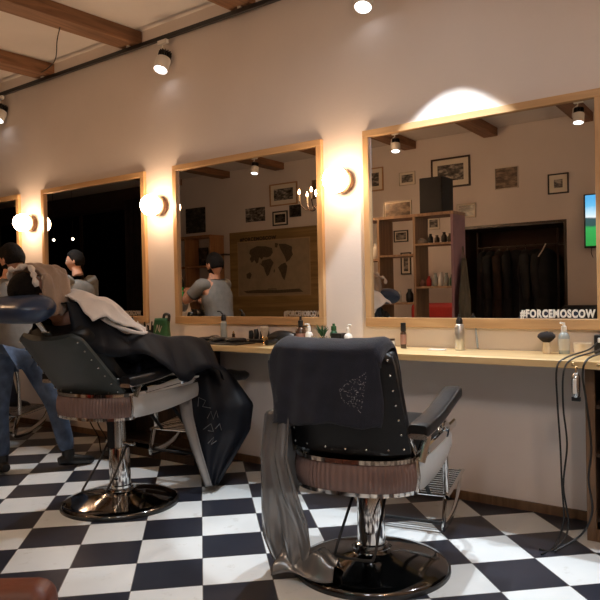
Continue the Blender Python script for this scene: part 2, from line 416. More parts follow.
def spot(x, y, label, aim, energy, cone=75, blend=.6, drop=.0, col=COOL):
    """head hangs under the track; aim = direction of the lens"""
    t = thing('track_spotlight', label, 'spotlight', (x, y, TZ - .016), 0, 'track spotlights')
    MB().b2((-.05, -.016, -.035), (.05, .016, 0)).build('adaptor', 'whitemetal', t, bevel=.004)
    A = Vector(aim).normalized(); piv = Vector((0, 0, -.16 - drop))
    side = A.cross(Vector((1, 0, 0)));
    mb = MB(); mb.tube([(-.01, 0, -.034), (-.01, 0, -.06), (-.055, 0, -.085), (-.064, 0, -.15 - drop), (-.064, 0, -.18 - drop)], .0075, 8)
    mb.build('yoke', 'whitemetal', t, smooth=True)
    Rm = to_axis(A)
    h = MB().lathe([(.0, -.01), (.058, -.01), (.06, 0), (.06, .085), (.056, .095), (.052, .095), (.05, .082), (0, .082)], piv, 28, Rm)
    h.build('housing', 'whitemetal', t, smooth=True)
    f = MB()
    f.lathe([(0, -.075), (.03, -.075), (.03, -.01), (0, -.01)], piv, 16, Rm)
    for k in range(14):
        a = 2 * PI * k / 14
        f.box(piv + Rm @ Vector((.04 * math.cos(a), .04 * math.sin(a), -.043)), (.026, .005, .062), Rm @ rotz(a))
    f.build('heat_sink', 'black', t)
    MB().lathe([(0, .083), (.05, .083), (.05, .087), (0, .087)], piv, 24, Rm).build('lens', 'lens', t)
    p = piv + A * .105
    if energy: spot_light('spot_lamp', t, p, p + A, energy, cone, blend, col, .2 if abs(aim[1]) > .9 else .03)
    return t
spot(-6.52, -.065, 'white spotlight at the left end of the wall track', (.05, -.42, -1), NEAR_W, 58, 1.0)
spot(-4.12, -.065, 'white spotlight on the wall track above the second mirror from the right', (.05, -.42, -1), NEAR_W, 58, 1.0)
spot(-2.25, -.065, 'white spotlight cut by the top edge, on the track above the gap between mirrors', (.1, -.42, -1), NEAR_W * 1.4, 62, 1.0)
pl_ = spot(-1.68, -.5, 'white spotlight hung from the ceiling, washing the wall over the largest mirror', (.0, .14, -1), POOL_W, 62, .08)
MB().cyl((0, 0, 0), (0, 0, CZ - TZ + .0155), .008).build('drop_rod', 'whitemetal', pl_, smooth=True)
spot(.1, -.065, 'white spotlight at the right end of the wall track', (-.25, -.42, -1), NEAR_W * 1.4, 66, 1.0)
spot(-6.65, -4.05, 'white spotlight on the back track reflected in the map mirror', (.05, .22, -1), FAR_W * .5, 95, 1.0, col=WARMISH)
spot(-4.27, -4.05, 'white spotlight on the back track near the black loudspeaker', (.1, .22, -1), FAR_W, 95, 1.0, col=WARMISH)
spot(-2.01, -4.05, 'white spotlight on the back track near the wall television', (.0, .22, -1), FAR_W, 95, 1.0, col=WARMISH)
spot(-.45, -4.05, 'unseen white spotlight added on the back track to brighten the chairs', (-.35, .95, -.62), FRONT_W, 70)  # added head out of view, lifts chair backs and floor
spot(1.0, -4.05, 'unseen white spotlight added at the right end of the back track to brighten the counter wall', (-.65, .95, -.62), FRONT_W, 70)  # second added head out of view, fills the wall under the counter

# ---------------------------------------------------------------- mirrors
ZT, ZB = 2.285, 1.024
def mirror(x0, x1, label, txt=None):
    t = thing('wall_mirror', label, 'mirror', ((x0 + x1) / 2, 0, ZB), 0, 'framed wall mirrors')
    h = (x1 - x0) / 2; H = ZT - ZB; wd = .043; wb_ = .058
    MB().b2((-h + .01, -.012, .01), (h - .01, -.002, H - .01)).build('mirror_glass', 'mirror', t)
    MB().b2((-h, -.034, H - wd), (h, -.0005, H)).build('top_rail', 'pine', t, bevel=.003)
    MB().b2((-h, -.034, 0), (h, -.0005, wb_)).build('bottom_rail', 'pine', t, bevel=.003)
    for s in (-1, 1):
        a = s * h; b = s * (h - wd)
        MB().b2((min(a, b), -.033, wb_), (max(a, b), -.0005, H - wd)).build('side_stile', 'pinez', t, bevel=.003)
    return t
def text(name, s, size, loc, material, parent, off=.0, ext=.0008, sx=1):
    cu = bpy.data.curves.new(name, 'FONT'); cu.body = s; cu.size = size; cu.extrude = ext; cu.offset = off
    cu.space_character = 1.16
    o = bpy.data.objects.new(name, cu); COL.objects.link(o)
    dg = bpy.context.evaluated_depsgraph_get(); me = bpy.data.meshes.new_from_object(o.evaluated_get(dg))
    bpy.data.objects.remove(o); me.name = name
    xs = [v.co.x for v in me.vertices]; W = max(xs) - min(xs)
    t = bpy.data.objects.new(name, me); COL.objects.link(t); me.materials.clear(); me.materials.append(M[material])
    k = sx / W
    for v in me.vertices: v.co.x = (v.co.x - min(xs)) * k
    t.rotation_euler = (R(90), 0, 0); t.location = loc
    if parent: t.parent = parent
    return t
ms = [((-2.308, -.852), 'largest pine framed mirror at right, reflecting shelves, coat niche and television', (-1.308, .400, .058, .0028, 'letterwhite')),
      ((-4.087, -2.635), 'pine framed mirror second from right, reflecting the world map board', (-2.995, .322, .048, .0030, 'letterdim')),
      ((-5.911, -4.429), 'dark pine framed mirror reflecting a man in grey, between two globe lamps', (-4.883, .36, .048, .0026, 'letterdim')),
      ((-7.77, -6.304), 'leftmost pine framed mirror, cut by the picture edge', None)]
for (x0, x1), lab, tx in ms:
    mt = mirror(x0, x1, lab)
    if tx:
        c = (x0 + x1) / 2
        text('hashtag_lettering', '#FORCEMOSCOW', tx[2], (tx[0] - c, -.0135, 1.090 - ZB), tx[4], mt, tx[3], .0006, tx[1])

# ---------------------------------------------------------------- globe sconces
def sconce(x, label):
    t = thing('globe_wall_lamp', label, 'wall lamp', (x, 0, 1.98), 0, 'globe wall lamps')
    ax = Matrix.Rotation(R(90), 3, 'X')   # z -> -y
    MB().lathe([(0, .0005), (.07, .0005), (.078, .01), (.078, .05), (.07, .056), (.055, .056), (0, .05)], (0, 0, 0), 32, ax).build('base_ring', 'midwood', t, smooth=True)
    MB().ball((0, -.118, 0), .084, 28, 18).build('globe', 'globe', t, smooth=True)
    return t
sconce(-2.465, 'glowing white globe lamp between the two mirrors at right')
sconce(-4.25, 'glowing white globe lamp between the map mirror and the dark mirror')
sconce(-6.10, 'glowing white globe lamp furthest to the left, beside the dark mirror')

# ---------------------------------------------------------------- counter and cupboards
CT = .90
c = MB().b2((-7.6, -.43, CT - .038), (1.2, -.002, CT)); ct = c.build('wall_counter', 'counter', None, bevel=.004)
tag(ct, 'long pine counter shelf running along the wall under the mirrors', 'counter')
def cupboard(x0, x1, d, label, mid, zs, name='open_cabinet', fr='darkwood', st='midwood'):
    t = thing(name, label, 'cabinet', ((x0 + x1) / 2, 0, 0)); h = (x1 - x0) / 2; H = CT - .0395
    for s in (-1, 1):
        MB().b2((s * h, -d + .02, 0), (s * (h - .02), -.016, H)).build('side_panel', fr, t)
        MB().b2((s * h, -d, 0), (s * (h - .045), -d + .02, H)).build('front_stile', st, t, bevel=.002)
    MB().b2((-h + .02, -.03, .05), (h - .02, -.016, H)).build('back_panel', fr, t)
    MB().b2((-h + .02, -d + .02, H - .02), (h - .02, -.03, H)).build('top_panel', fr, t)
    for z in zs: MB().b2((-h + .02, -d + .03, z - .009), (h - .02, -.03, z + .009)).build('shelf', fr, t)
    MB().b2((-h + .045, -d, 0), (h - .045, -d + .018, .06)).build('plinth', st, t)
    return t
cupboard(-.895, .35, .30, 'dark brown open cabinet under the right end of the counter', 0, (.1, .42, .66))
cupboard(-4.62, -3.62, .31, 'black open cabinet under the counter behind the reclined chair', 0, (.1,), st='darkwood')
tag(MB().lathe([(0, 0), (.035, 0), (.035, .08), (.02, .09), (.02, .1), (0, .1)], (-.80, -.22, .4295), 18).build('jar', 'white', smooth=True), 'small white jar inside the dark cabinet under the counter', 'jar')
tag(MB().b2((-.82, -.25, .6695), (-.72, -.17, .72)).build('box', 'bristle', bevel=.003), 'small grey box on the upper shelf of the dark cabinet', 'box')

# ---------------------------------------------------------------- things on the counter
def bottle(name, x, y, prof, capprof, body, capm, label, cat='bottle', z=CT, nozzle=None, lab=None):
    t = thing(name, label, cat, (x, y, z + .0005))
    MB().lathe(prof, n=24).build('body', body, t, smooth=True)
    MB().lathe(capprof, n=20).build('cap', capm, t, smooth=True)
    if nozzle:
        MB().tube(nozzle, .0055, 8).build('nozzle', capm, t, smooth=True)
    if lab:
        r, z0, z1, mm = lab
        MB().lathe([(r - .002, z0), (r, z0), (r, z1), (r - .002, z1)], n=24).build('paper_label', mm, t, smooth=True)
    return t
def bp(r, h, neck=.012, sh=.02): return [(0, 0), (r * .95, 0), (r, .005), (r, h - sh), (r * .8, h - sh * .4), (neck, h), (neck, h + .008), (0, h + .008)]
def pump(h, r=.012, hh=.03): return [(0, h), (r, h), (r, h + hh * .6), (r * .5, h + hh * .7), (r * .5, h + hh), (0, h + hh)]
bottle('spray_bottle', -3.477, -.12, bp(.025, .155), [(0, .155), (.018, .155), (.02, .175), (.014, .2), (0, .205)], 'bottleclear', 'black',
       'tall grey spray bottle with black trigger standing behind the tool mat', nozzle=[(0, 0, .195), (-.02, -.01, .222), (-.045, -.015, .225)])
bottle('small_bottle', -3.40, -.10, bp(.014, .05), pump(.05, .009, .03), 'amber', 'gold', 'tiny brown bottle beside the tall grey spray bottle')
t = bottle('pump_bottle', -2.784, -.1, [(0, 0), (.034, 0), (.036, .005), (.036, .09), (.028, .108), (.013, .12), (.013, .128), (0, .128)], [(0, .12), (.017, .12), (.018, .16), (.008, .165), (.008, .19), (0, .19)],
       'amber', 'black', 'brown glass pump bottle with black cap behind the towelled chair', lab=(.037, .02, .075, 'label'))
bottle('lotion_bottle', -2.70, -.12, bp(.026, .09, .01), pump(.09, .012, .05), 'white', 'white', 'white pump bottle standing next to the brown glass pump bottle', nozzle=[(0, 0, .137), (-.028, -.008, .137)])
bottle('lotion_bottle', -2.375, -.14, bp(.027, .085, .01), pump(.085, .012, .055), 'white', 'white', 'white pump bottle by the right shoulder of the chair towel', nozzle=[(0, 0, .138), (.026, -.004, .138)])
bottle('beard_oil_bottle', -1.99, -.12, bp(.0185, .105, .012, .012), [(0, .105), (.0165, .105), (.0165, .155), (0, .157)], 'amber', 'black',
       'slim black bottle with pinkish label on the counter beside the chair', lab=(.0192, .025, .085, 'label'))
bottle('spray_bottle', -1.63, -.11, [(0, 0), (.026, 0), (.028, .004), (.028, .135), (.022, .15), (.013, .155), (0, .155)], [(0, .152), (.019, .152), (.019, .175), (.011, .19), (0, .19)],
       'aluminium', 'black', 'silver aluminium spray bottle with black top below the largest mirror', nozzle=[(0, 0, .186), (0, -.006, .205)])
bottle('tonic_bottle', -1.047, -.1, bp(.028, .115, .012), pump(.115, .014, .05), 'bottleclear', 'white', 'grey bottle with white pump cap near the right end of the counter',
       nozzle=[(0, 0, .16), (-.012, -.022, .165)], lab=(.0286, .02, .08, 'glassjar'))
t = thing('cup', 'white cup at the right end of the counter', 'cup', (-.946, -.13, CT + .0005))
MB().lathe([(0, 0), (.036, 0), (.04, .004), (.044, .062), (.041, .062), (.037, .008), (0, .008)], n=28).build('body', 'cream', t, smooth=True)
t = thing('power_strip', 'black power box against the wall at the right end of the counter', 'power box', (-.86, -.03, CT + .0005))
MB().b2((-.05, -.02, 0), (.05, .02, .10)).build('housing', 'black', t, bevel=.004)
MB().b2((-.03, -.026, .06), (-.005, -.019, .085)).build('socket', 'white', t, bevel=.002)
t = thing('powder_brush', 'round dark brush standing on its pale handle beside the grey bottle', 'brush', (-1.132, -.12, CT + .0005))
MB().lathe([(0, 0), (.019, 0), (.021, .01), (.019, .055), (.017, .062), (0, .062)], n=24).build('handle', 'cream', t, smooth=True)
MB().lathe([(0, .056), (.015, .058), (.030, .07), (.047, .088), (.045, .10), (.03, .113), (0, .119)], n=28).build('bristles', 'bristledark', t, smooth=True)
t = thing('glass_jar', 'small glass jar with dark lid beside the slim black bottle', 'jar', (-2.075, -.13, CT + .0005))
MB().lathe([(0, 0), (.028, 0), (.03, .006), (.03, .04), (.026, .046), (0, .046)], n=24).build('body', 'glassjar', t, smooth=True)
MB().lathe([(0, .046), (.029, .046), (.029, .058), (0, .058)], n=24).build('lid', 'framedark', t, smooth=True)
tag(MB().b2((-1.80, -.19, CT + .0005), (-1.70, -.13, CT + .006)).build('business_card', 'white', bevel=.001), 'small white card lying on the counter below the largest mirror', 'card')
tag(MB().tube([(-1.57, -.015, 1.035), (-1.545, -.05, CT + .008)], .012, 8, flat=(1, .35)).build('shadow_strip', 'bottleclear', bevel=.002), 'pale strip standing in for the shadow beside the silver spray bottle', 'comb')  # thin strip put where the spray bottle's shadow shows on the wall
# cup with shaving brush
t = thing('shaving_brush', 'pale shaving brush standing in a small brass cup', 'brush', (-3.02, -.2, CT + .0005))
MB().lathe([(0, 0), (.022, 0), (.02, .008), (.009, .016), (.01, .026), (.021, .036), (.022, .048), (.014, .056), (0, .056)], n=24).build('handle', 'gold', t, smooth=True)
MB().lathe([(0, .05), (.016, .054), (.024, .075), (.030, .105), (.028, .118), (.018, .126), (0, .129)], n=24).build('bristles', 'bristle', t, smooth=True)
# black hair dryer (round) beside
t = thing('hair_dryer', 'black hair dryer lying beside the brass cup, partly behind the chair towel', 'hair dryer', (-2.9, -.16, CT + .0005), R(20))
MB().tube(smoothpath([(-.09, 0, .045), (-.03, 0, .05), (.05, 0, .048), (.09, 0, .044)], 4), [.025, .028, .034, .04, .044, .046, .046, .044, .042, .04, .036, .034, .032], 16).build('body', 'black', t, smooth=True)
MB().tube(smoothpath([(-.02, -.02, .03), (-.05, -.07, .02), (-.07, -.12, .0205)], 4), .018, 12).build('handle', 'black', t, smooth=True)
# tool mat with tools
t = thing('tool_mat', 'black rubber tool mat on the counter left of the brass cup', 'mat', (-3.36, -.27, CT + .0005))
MB().b2((-.23, -.1, 0), (.23, .1, .008)).build('mat_base', 'rubber', t, bevel=.003)
def clipper(x, y, rz, label, dark=True, z=.0095):
    t = thing('hair_clipper', label, 'clipper', (x, y, CT + z), rz, 'clippers and trimmers on the tool mat')
    MB().tube(smoothpath([(-.07, 0, .02), (-.02, 0, .022), (.04, 0, .02), (.065, 0, .018)], 3), [.012, .015, .018, .019, .019, .02, .02, .018, .017, .015], 12, flat=(1, .8)).build('body', 'black' if dark else 'satin', t, smooth=True)
    MB().b2((.062, -.02, .008), (.085, .02, .022)).build('blade', 'chrome', t, bevel=.002)
    return t
clipper(-3.52, -.28, R(80), 'black hair clipper at the left end of the tool mat')
clipper(-3.44, -.25, R(100), 'silver hair clipper beside the black one on the tool mat', False)
clipper(-3.36, -.29, R(85), 'black trimmer in the middle of the tool mat')
clipper(-3.28, -.26, R(95), 'silver trimmer right of the middle of the tool mat', False)
clipper(-3.20, -.28, R(75), 'black trimmer at the right end of the tool mat')
for i, (x, y, a, lb) in enumerate([(-3.66, -.3, 15, 'black comb lying left of the tool mat'), (-3.82, -.26, -8, 'dark brown comb lying further left along the counter')]):
    mb = MB(); rm = rotz(R(a)); 
    mb.box((0, 0, .006), (.17, .012, .008), rm)
    for k in range(24): mb.box(rm @ Vector((-.08 + k * .007, -.014, .005)), (.003, .02, .005), rm)
    o = mb.build('hair_comb', 'framedark' if i else 'black'); o.location = (x, y, CT + .0005); tag(o, lb, 'comb')
t = thing('clipper_charger', 'black charging stand with clippers beside the brass cup', 'charger', (-3.17, -.09, CT + .0005))
MB().b2((-.10, -.04, 0), (.10, .04, .025)).build('stand', 'black', t, bevel=.006)
for k, x in enumerate((-.07, -.02, .035, .078)):
    MB().tube(smoothpath([(x, 0, .024), (x + .004, 0, .06), (x, -.004, .085 + .012 * (k % 2))], 4), [.016, .018, .019, .019, .019, .018, .017, .016, .012], 10).build('trimmer', 'black', t, smooth=True)
t = thing('styling_brush', 'dark brushes lying on the counter left of the tall spray bottle', 'brush', (-3.66, -.1, CT + .0005), R(6))
MB().tube(smoothpath([(-.12, 0, .015), (0, 0, .02), (.05, 0, .022), (.11, 0, .022)], 3), [.008, .009, .01, .012, .016, .02, .022, .022, .02, .012], 10).build('handle', 'framedark', t, smooth=True)
# items by the left mirror
def pot(name, x, y, h, r, m1, label, cat, strokes=False):
    t = thing(name, label, cat, (x, y, CT + .0005))
    MB().lathe([(0, 0), (r * .9, 0), (r, .01), (r, h * .85), (r * .8, h), (0, h)], n=20).build('body', m1, t, smooth=True)
    return t
bottle('cone_bottle', -4.44, -.12, [(0, 0), (.03, 0), (.031, .02), (.018, .085), (.008, .12), (.006, .135), (0, .135)], [(0, .133), (.006, .133), (.004, .145), (0, .146)], 'white', 'white', 'white cone nozzle bottle on the counter left of the green bag')
bottle('shampoo_bottle', -4.53, -.1, bp(.028, .13), pump(.13, .013, .05), 'black', 'black', 'black pump bottle behind the white towel tip')
t = thing('product_bag', 'dark green paper bag with pale strokes on the counter under the wall gap', 'bag', (-4.13, -.14, CT + .0005), R(8))
def bagf(u, v):
    a = 2 * PI * u; z = v * .17; k = 1 + .06 * math.sin(3 * a + v * 5) - .1 * v
    cx = math.copysign(abs(math.cos(a)) ** .5, math.cos(a)); cy = math.copysign(abs(math.sin(a)) ** .5, math.sin(a))
    return (cx * .07 * k + .01 * v, cy * .035 * k, z)
mb = MB().grid(bagf, 28, 8, True); mb.bm.faces.new([v for v in mb.bm.verts if abs(v.co.z) < 1e-6][::1]); mb.build('bag_body', 'green', t, smooth=True, solid=.003)
mb = MB()
for (a, b) in (((-.03, .06), (-.01, .12)), ((-.01, .12), (.004, .07)), ((.012, .12), (.012, .06)), ((.012, .06), (.034, .11))):
    mb.tube([(a[0], -.04, a[1]), (b[0], -.04, b[1])], .003, 6)
mb.build('printed_strokes', 'letterdim', t)
mb = MB().tube(smoothpath([(.03, -.01, .16), (.045, -.012, .2), (.085, -.01, .195), (.075, 0, .15)], 4), .012, 8); mb.build('bag_top', 'black', t, smooth=True)
t = thing('tool_holder', 'dark holder full of combs and scissors beside the green bag', 'holder', (-4.30, -.12, CT + .0005))
MB().lathe([(0, 0), (.05, 0), (.052, .07), (.047, .07), (.045, .006), (0, .006)], n=20).build('pot', 'black', t, smooth=True)
for k in range(7):
    a = 2 * PI * k / 7; MB().tube([(.02 * math.cos(a), .02 * math.sin(a), .01), (.045 * math.cos(a), .04 * math.sin(a), .11 + .015 * (k % 3))], .006, 6).build('comb_handle', 'blackmatt', t, smooth=True)
# behind the towelled chair
t = thing('green_planter', 'small green leafy plant in a dark pot behind the chair towel', 'plant', (-2.58, -.13, CT + .0005))
MB().lathe([(0, 0), (.03, 0), (.036, .05), (.032, .05), (.03, .04), (0, .04)], n=20).build('pot', 'black', t, smooth=True)
mb = MB()
for k in range(26):
    a = random.uniform(0, 2 * PI); l = random.uniform(.05, .10); r = random.uniform(.015, .05)
    p0 = Vector((0, 0, .04)); p2 = Vector((r * math.cos(a), r * math.sin(a), .04 + l)); pm = (p0 + p2) / 2 + Vector((0, 0, .015))
    mb.tube([p0, pm, p2], [.003, .009, .002], 6, flat=(1, .3))
mb.build('leaves', 'green', t, smooth=True)
bottle('hair_tonic', -2.50, -.12, bp(.026, .10), pump(.10, .018, .045), 'green', 'green', 'dark green bottle with green cap beside the leafy plant')
t = thing('wire_rack', 'small wire rack with silver loops behind the chair towel', 'rack', (-2.54, -.23, CT + .0005))
MB().b2((-.08, -.02, 0), (.08, .02, .01)).build('rack_base', 'satin', t, bevel=.002)
for k in range(6):
    x = -.07 + k * .028; MB().tube(smoothpath([(x, 0, .005), (x + .004, 0, .05), (x + .014, 0, .07), (x + .02, 0, .05), (x + .016, 0, .02)], 4), .0025, 6).build('wire_loop', 'satin', t, smooth=True)
tag(MB().b2((-2.49, -.17, CT + .0005), (-2.41, -.10, CT + .085)).build('product_box', 'black', bevel=.004), 'black product box between the green bottle and a white pump bottle', 'box')
tag(MB().b2((-2.43, -.27, CT + .0005), (-2.33, -.20, CT + .04)).build('product_tin', 'blackmatt', bevel=.006), 'low black tin in front of the white pump bottle', 'tin')

# cables and hanging clipper at the right end
def cable(name, pts, r, label, m='rubber'):
    o = MB().tube(smoothpath(pts, 6), r, 7).build(name, m, smooth=True); return tag(o, label, 'cable')
cable('power_cable', [(-.89, -.075, CT + .06), (-.9, -.2, CT + .035), (-.96, -.4, CT + .008), (-.985, -.452, .86), (-.985, -.45, .7), (-.975, -.45, .5), (-.97, -.45, .3), (-.965, -.45, .12), (-1.0, -.5, .006), (-1.02, -.62, .006)], .0045, 'black cable looping over the counter edge, leftmost of the hanging cables')
cable('power_cable', [(-.85, -.085, CT + .04), (-.86, -.25, CT + .03), (-.92, -.41, CT + .008), (-.95, -.46, .85), (-.955, -.46, .68), (-.94, -.46, .5), (-.96, -.46, .3), (-.94, -.46, .1), (-.99, -.53, .006), (-1.05, -.56, .006)], .0045, 'black cable beside the hanging clipper, middle of the three hanging cables')
cable('power_cable', [(-.82, -.085, CT + .05), (-.82, -.25, CT + .03), (-.85, -.43, CT + .008), (-.865, -.456, .84), (-.85, -.46, .72), (-.83, -.46, .5), (-.845, -.46, .35), (-.83, -.46, .2), (-.88, -.47, .08), (-.98, -.55, .006)], .005, 'black cable hanging in front of the dark cabinet, rightmost of the three')
t = thing('hair_clipper', 'silver hair clipper hanging from the front edge of the counter', 'clipper', (-.895, -.458, .79))
MB().tube(smoothpath([(0, 0, .055), (0, -.004, .02), (0, -.004, -.03), (0, 0, -.06)], 4), [.012, .016, .02, .021, .021, .021, .021, .02, .02, .019, .018, .016, .012], 12).build('body', 'satin', t, smooth=True)
MB().b2((-.008, -.028, -.04), (.008, -.018, .03)).build('grip', 'white', t, bevel=.003)
MB().b2((-.02, -.008, -.078), (.02, .008, -.058)).build('blade', 'black', t, bevel=.002)
mb = MB().tube(smoothpath([(0, 0, .05), (0, .003, .08), (0, .016, .085), (0, .027, .075)], 4), .003, 6); mb.build('hook', 'gold', t, smooth=True)
for i, x in enumerate((-.915, -.80)):
    tag(MB().ball((x, -.434, CT - .014), .008, 10, 8).build('brass_hook', 'gold', smooth=True), ('brass hook on the counter edge left, above the hanging clipper', 'brass hook on the counter edge nearest the right border')[i], 'hook')
def floor_cable(x, y, n, sp, label, seed):
    rnd = random.Random(seed); pts = [(x, y, .006)]
    a = rnd.uniform(0, 6)
    for k in range(n):
        a += rnd.uniform(-1.6, 1.6); x2 = pts[-1][0] + sp * math.cos(a); y2 = min(-.03, max(y - .35, pts[-1][1] + sp * math.sin(a) * .7)); pts.append((x2, y2, .006 + .006 * (k % 2)))
    cable('power_cable', pts, .0045, label)
floor_cable(-2.95, -.2, 12, .09, 'tangled black cable on the floor left of the grey cape', 3)
floor_cable(-2.8, -.25, 12, .08, 'second tangled black cable on the floor left of the grey cape', 5)
for k, (x0, lab) in enumerate(((-4.62, 'black cable dangling under the counter behind the reclined chair, left'), (-4.52, 'black cable dangling under the counter behind the reclined chair, middle'), (-4.4, 'black cable dangling under the counter behind the reclined chair, right'))):
    cable('power_cable', [(x0 - .1, -.4, .855), (x0 - .12, -.42, .6), (x0 - .02 + .03 * k, -.43, .4), (x0 - .08, -.42, .25), (x0, -.4, .12), (x0 + .1, -.45, .01), (x0 + .25, -.5, .008)], .005, lab)

# ---------------------------------------------------------------- barber chair
def rot_pts(f, a, piv):
    """rotate around X axis through piv=(y,z) by angle a (recline)"""
    ca, sa = math.cos(a), math.sin(a)
    def g(x, y, z):
        dy, dz = y - piv[0], z - piv[1]
        return (x, piv[0] + dy * ca - dz * sa, piv[1] + dy * sa + dz * ca)
    return g
HW = .272
def pan_outline(n=72):
    """plan of the seat pan from front left, round the rear, to front right"""
    pts = []
    for k in range(n + 1):
        t = k / n
        if t < .3: s = t / .3; pts.append((-HW + .025 * (1 - s) ** 2, lerp(.45, -.10, s)))
        elif t > .7: s = (t - .7) / .3; pts.append((HW - .025 * s ** 2, lerp(-.10, .45, s)))
        else:
            s = (t - .3) / .4; a = PI + PI * s
            cx = math.copysign(abs(math.cos(a)) ** .78, math.cos(a)); sy = -abs(math.sin(a)) ** .85
            pts.append((HW * cx, -.10 + .215 * sy))
    return pts
def barber_chair(name, label, loc, rz, lift=0., recline=8., headrest=False, towelled=False, raise_rest=0., BH=.455, arm_dz=0.):
    t = thing(name, label, 'barber chair', loc, rz, 'barber chairs in front of the mirrors')
    z0, z1 = .425 + lift, .555 + lift
    # base
    MB().lathe([(0, 0), (.338, 0), (.345, .006), (.343, .02), (.335, .028), (.30, .036), (.22, .052), (.14, .068), (.09, .078), (.078, .086), (.078, .1), (0, .1)], n=64).build('base', 'basemetal', t, smooth=True, sharp=60)
    MB().lathe([(.335, 0.0), (.352, 0.0), (.352, .016), (.346, .018), (.335, .012)], n=64).build('base_rim', 'black', t, smooth=True)
    MB().lathe([(0, .095), (.072, .095), (.072, .115), (.064, .12), (.062, .33), (.06, .34), (0, .34)], n=40).build('hydraulic_column', 'chrome', t, smooth=True)
    MB().lathe([(0, .335), (.040, .335), (.040, z0 - .015), (0, z0 - .015)], n=28).build('piston', 'satin', t, smooth=True)
    if lift > .05:
        MB().b2((-.05, -.05, .34), (-.005, .05, z0 - .012)).build('piston_cover', 'blackmatt', t, bevel=.004)
    MB().b2((-.13, -.16, z0 - .02), (.13, .22, z0 + .02)).build('seat_bracket', 'blackmatt', t, bevel=.006)
    # pump pedal : U loop behind
    pz = .135
    MB().tube(smoothpath([(-.075, -.02, .33 + lift * .2), (-.082, -.11, .24), (-.088, -.21, pz), (-.06, -.235, pz - .012), (.06, -.235, pz - .012), (.088, -.21, pz), (.082, -.11, .24), (.075, -.02, .33 + lift * .2)], 4), .0065, 8).build('pump_lever', 'black', t, smooth=True)
    MB().cyl((-.10, -.0, .34 + lift * .2), (.12, -.0, .34 + lift * .2), .011).build('lever_axle', 'satin', t, smooth=True)
    # seat pan
    ol = pan_outline(); N = len(ol) - 1
    def nrm(k):
        a = Vector(ol[max(k - 1, 0)]); b = Vector(ol[min(k + 1, N)]); d = (b - a).normalized(); return Vector((d.y, -d.x)) * -1 if False else Vector((d.y, -d.x))
    def strip(k0, k1, za, zb, th, rib=0, ribn=1, bulge=0, topfront=0, up=0):
        mb = MB(); n = (k1 - k0) * ribn; g = []
        for i in range(n + 1):
            kk = k0 + i / ribn; k = min(int(kk), N - 1); fr = kk - k
            p = Vector(ol[k]).lerp(Vector(ol[k + 1]), fr); q = nrm(k).lerp(nrm(min(k + 1, N)), fr)
            if q.dot(p - Vector((0, .1))) < 0: q = -q
            off = rib * (math.cos(2 * PI * i / 4) if ribn > 1 else 0)
            col_ = []
            fwd = max(0, (p.y - .0) / .45)
            zA = za + up * fwd ** 1.6
            zB = zb + topfront * fwd
            for j in range(7):
                v = j / 6; zz = lerp(zA, zB, v); b_ = bulge * math.sin(PI * (.15 + .85 * v)) + off * (1 if .05 < v < .95 else 0)
                col_.append(Vector((p.x + q.x * (b_ + th), p.y + q.y * (b_ + th), zz)))
            inner = [Vector((p.x - q.x * .004, p.y - q.y * .004, zB)), Vector((p.x - q.x * .004, p.y - q.y * .004, zA))]
            g.append([mb.bm.verts.new(c) for c in col_ + inner])
        L = len(g[0])
        for i in range(n):
            for j in range(L):
                mb.bm.faces.new((g[i][j], g[i + 1][j], g[i + 1][(j + 1) % L], g[i][(j + 1) % L]))
        mb.bm.faces.new(g[0]); mb.bm.faces.new(g[-1][::-1])
        return mb
    kl = int(N * .352); kr = N - kl
    strip(kl, kr, z0 + .004, z1 - .004, .008, .0036, 6, .012).build('rear_panel', 'ribbed', t, smooth=True, sharp=70, label='mauve brown ribbed rear panel')
    strip(0, kl, z0, z1 - .004, .008, 0, 1, .014, .02, .035).build('side_panel', 'enamel', t, smooth=True, sharp=60)
    strip(kr, N, z0, z1 - .004, .008, 0, 1, .014, .02, .035).build('side_panel', 'enamel', t, smooth=True, sharp=60)
    strip(0, N, z1 - .006, z1 + .012, .016, 0, 1, 0, .02).build('top_trim', 'chrome', t, smooth=True, sharp=50)
    strip(kl - 1, kr + 1, z0 - .008, z0 + .008, .016).build('bottom_trim', 'chrome', t, smooth=True, sharp=50)
    for kk in (kl, kr):
        p = Vector(ol[kk]); s = 1 if p.x > 0 else -1
        MB().tube([(p.x + s * .014, p.y, z0), (p.x + s * .022, p.y, (z0 + z1) / 2), (p.x + s * .014, p.y, z1)], .010, 10).build('corner_trim', 'chrome', t, smooth=True)
    pp = MB(); pts = [(x * .97, y * .97, z0 + .02) for x, y in ol]; pp.poly(pts, z1 - z0 - .03, (0, 0, 1)); pp.build('pan_core', 'blackmatt', t)
    # cushion
    def cush(u, v):
        a = 2 * PI * u; cx = math.copysign(abs(math.cos(a)) ** .4, math.cos(a)); cy = math.copysign(abs(math.sin(a)) ** .4, math.sin(a))
        prof = [(.0, 0), (1, 0), (1.0, .35), (.97, .7), (.9, .95), (.6, 1.05), (0, 1.08)]
        k = v * 6; i = min(int(k), 5); f = k - i; r = lerp(prof[i][0], prof[i + 1][0], f); h = lerp(prof[i][1], prof[i + 1][1], f)
        return (cx * .245 * r, .08 + cy * .33 * r, z1 + .012 + h * .085)
    MB().grid(cush, 40, 13, True).build('seat_cushion', 'leather', t, smooth=True, sharp=80)
    # back rest
    hz = z1 + .045; piv = (-.20, hz); g = rot_pts(None, R(recline), piv)
    def back(u, v, th=.055, inset=0):
        a = 2 * PI * u
        return a
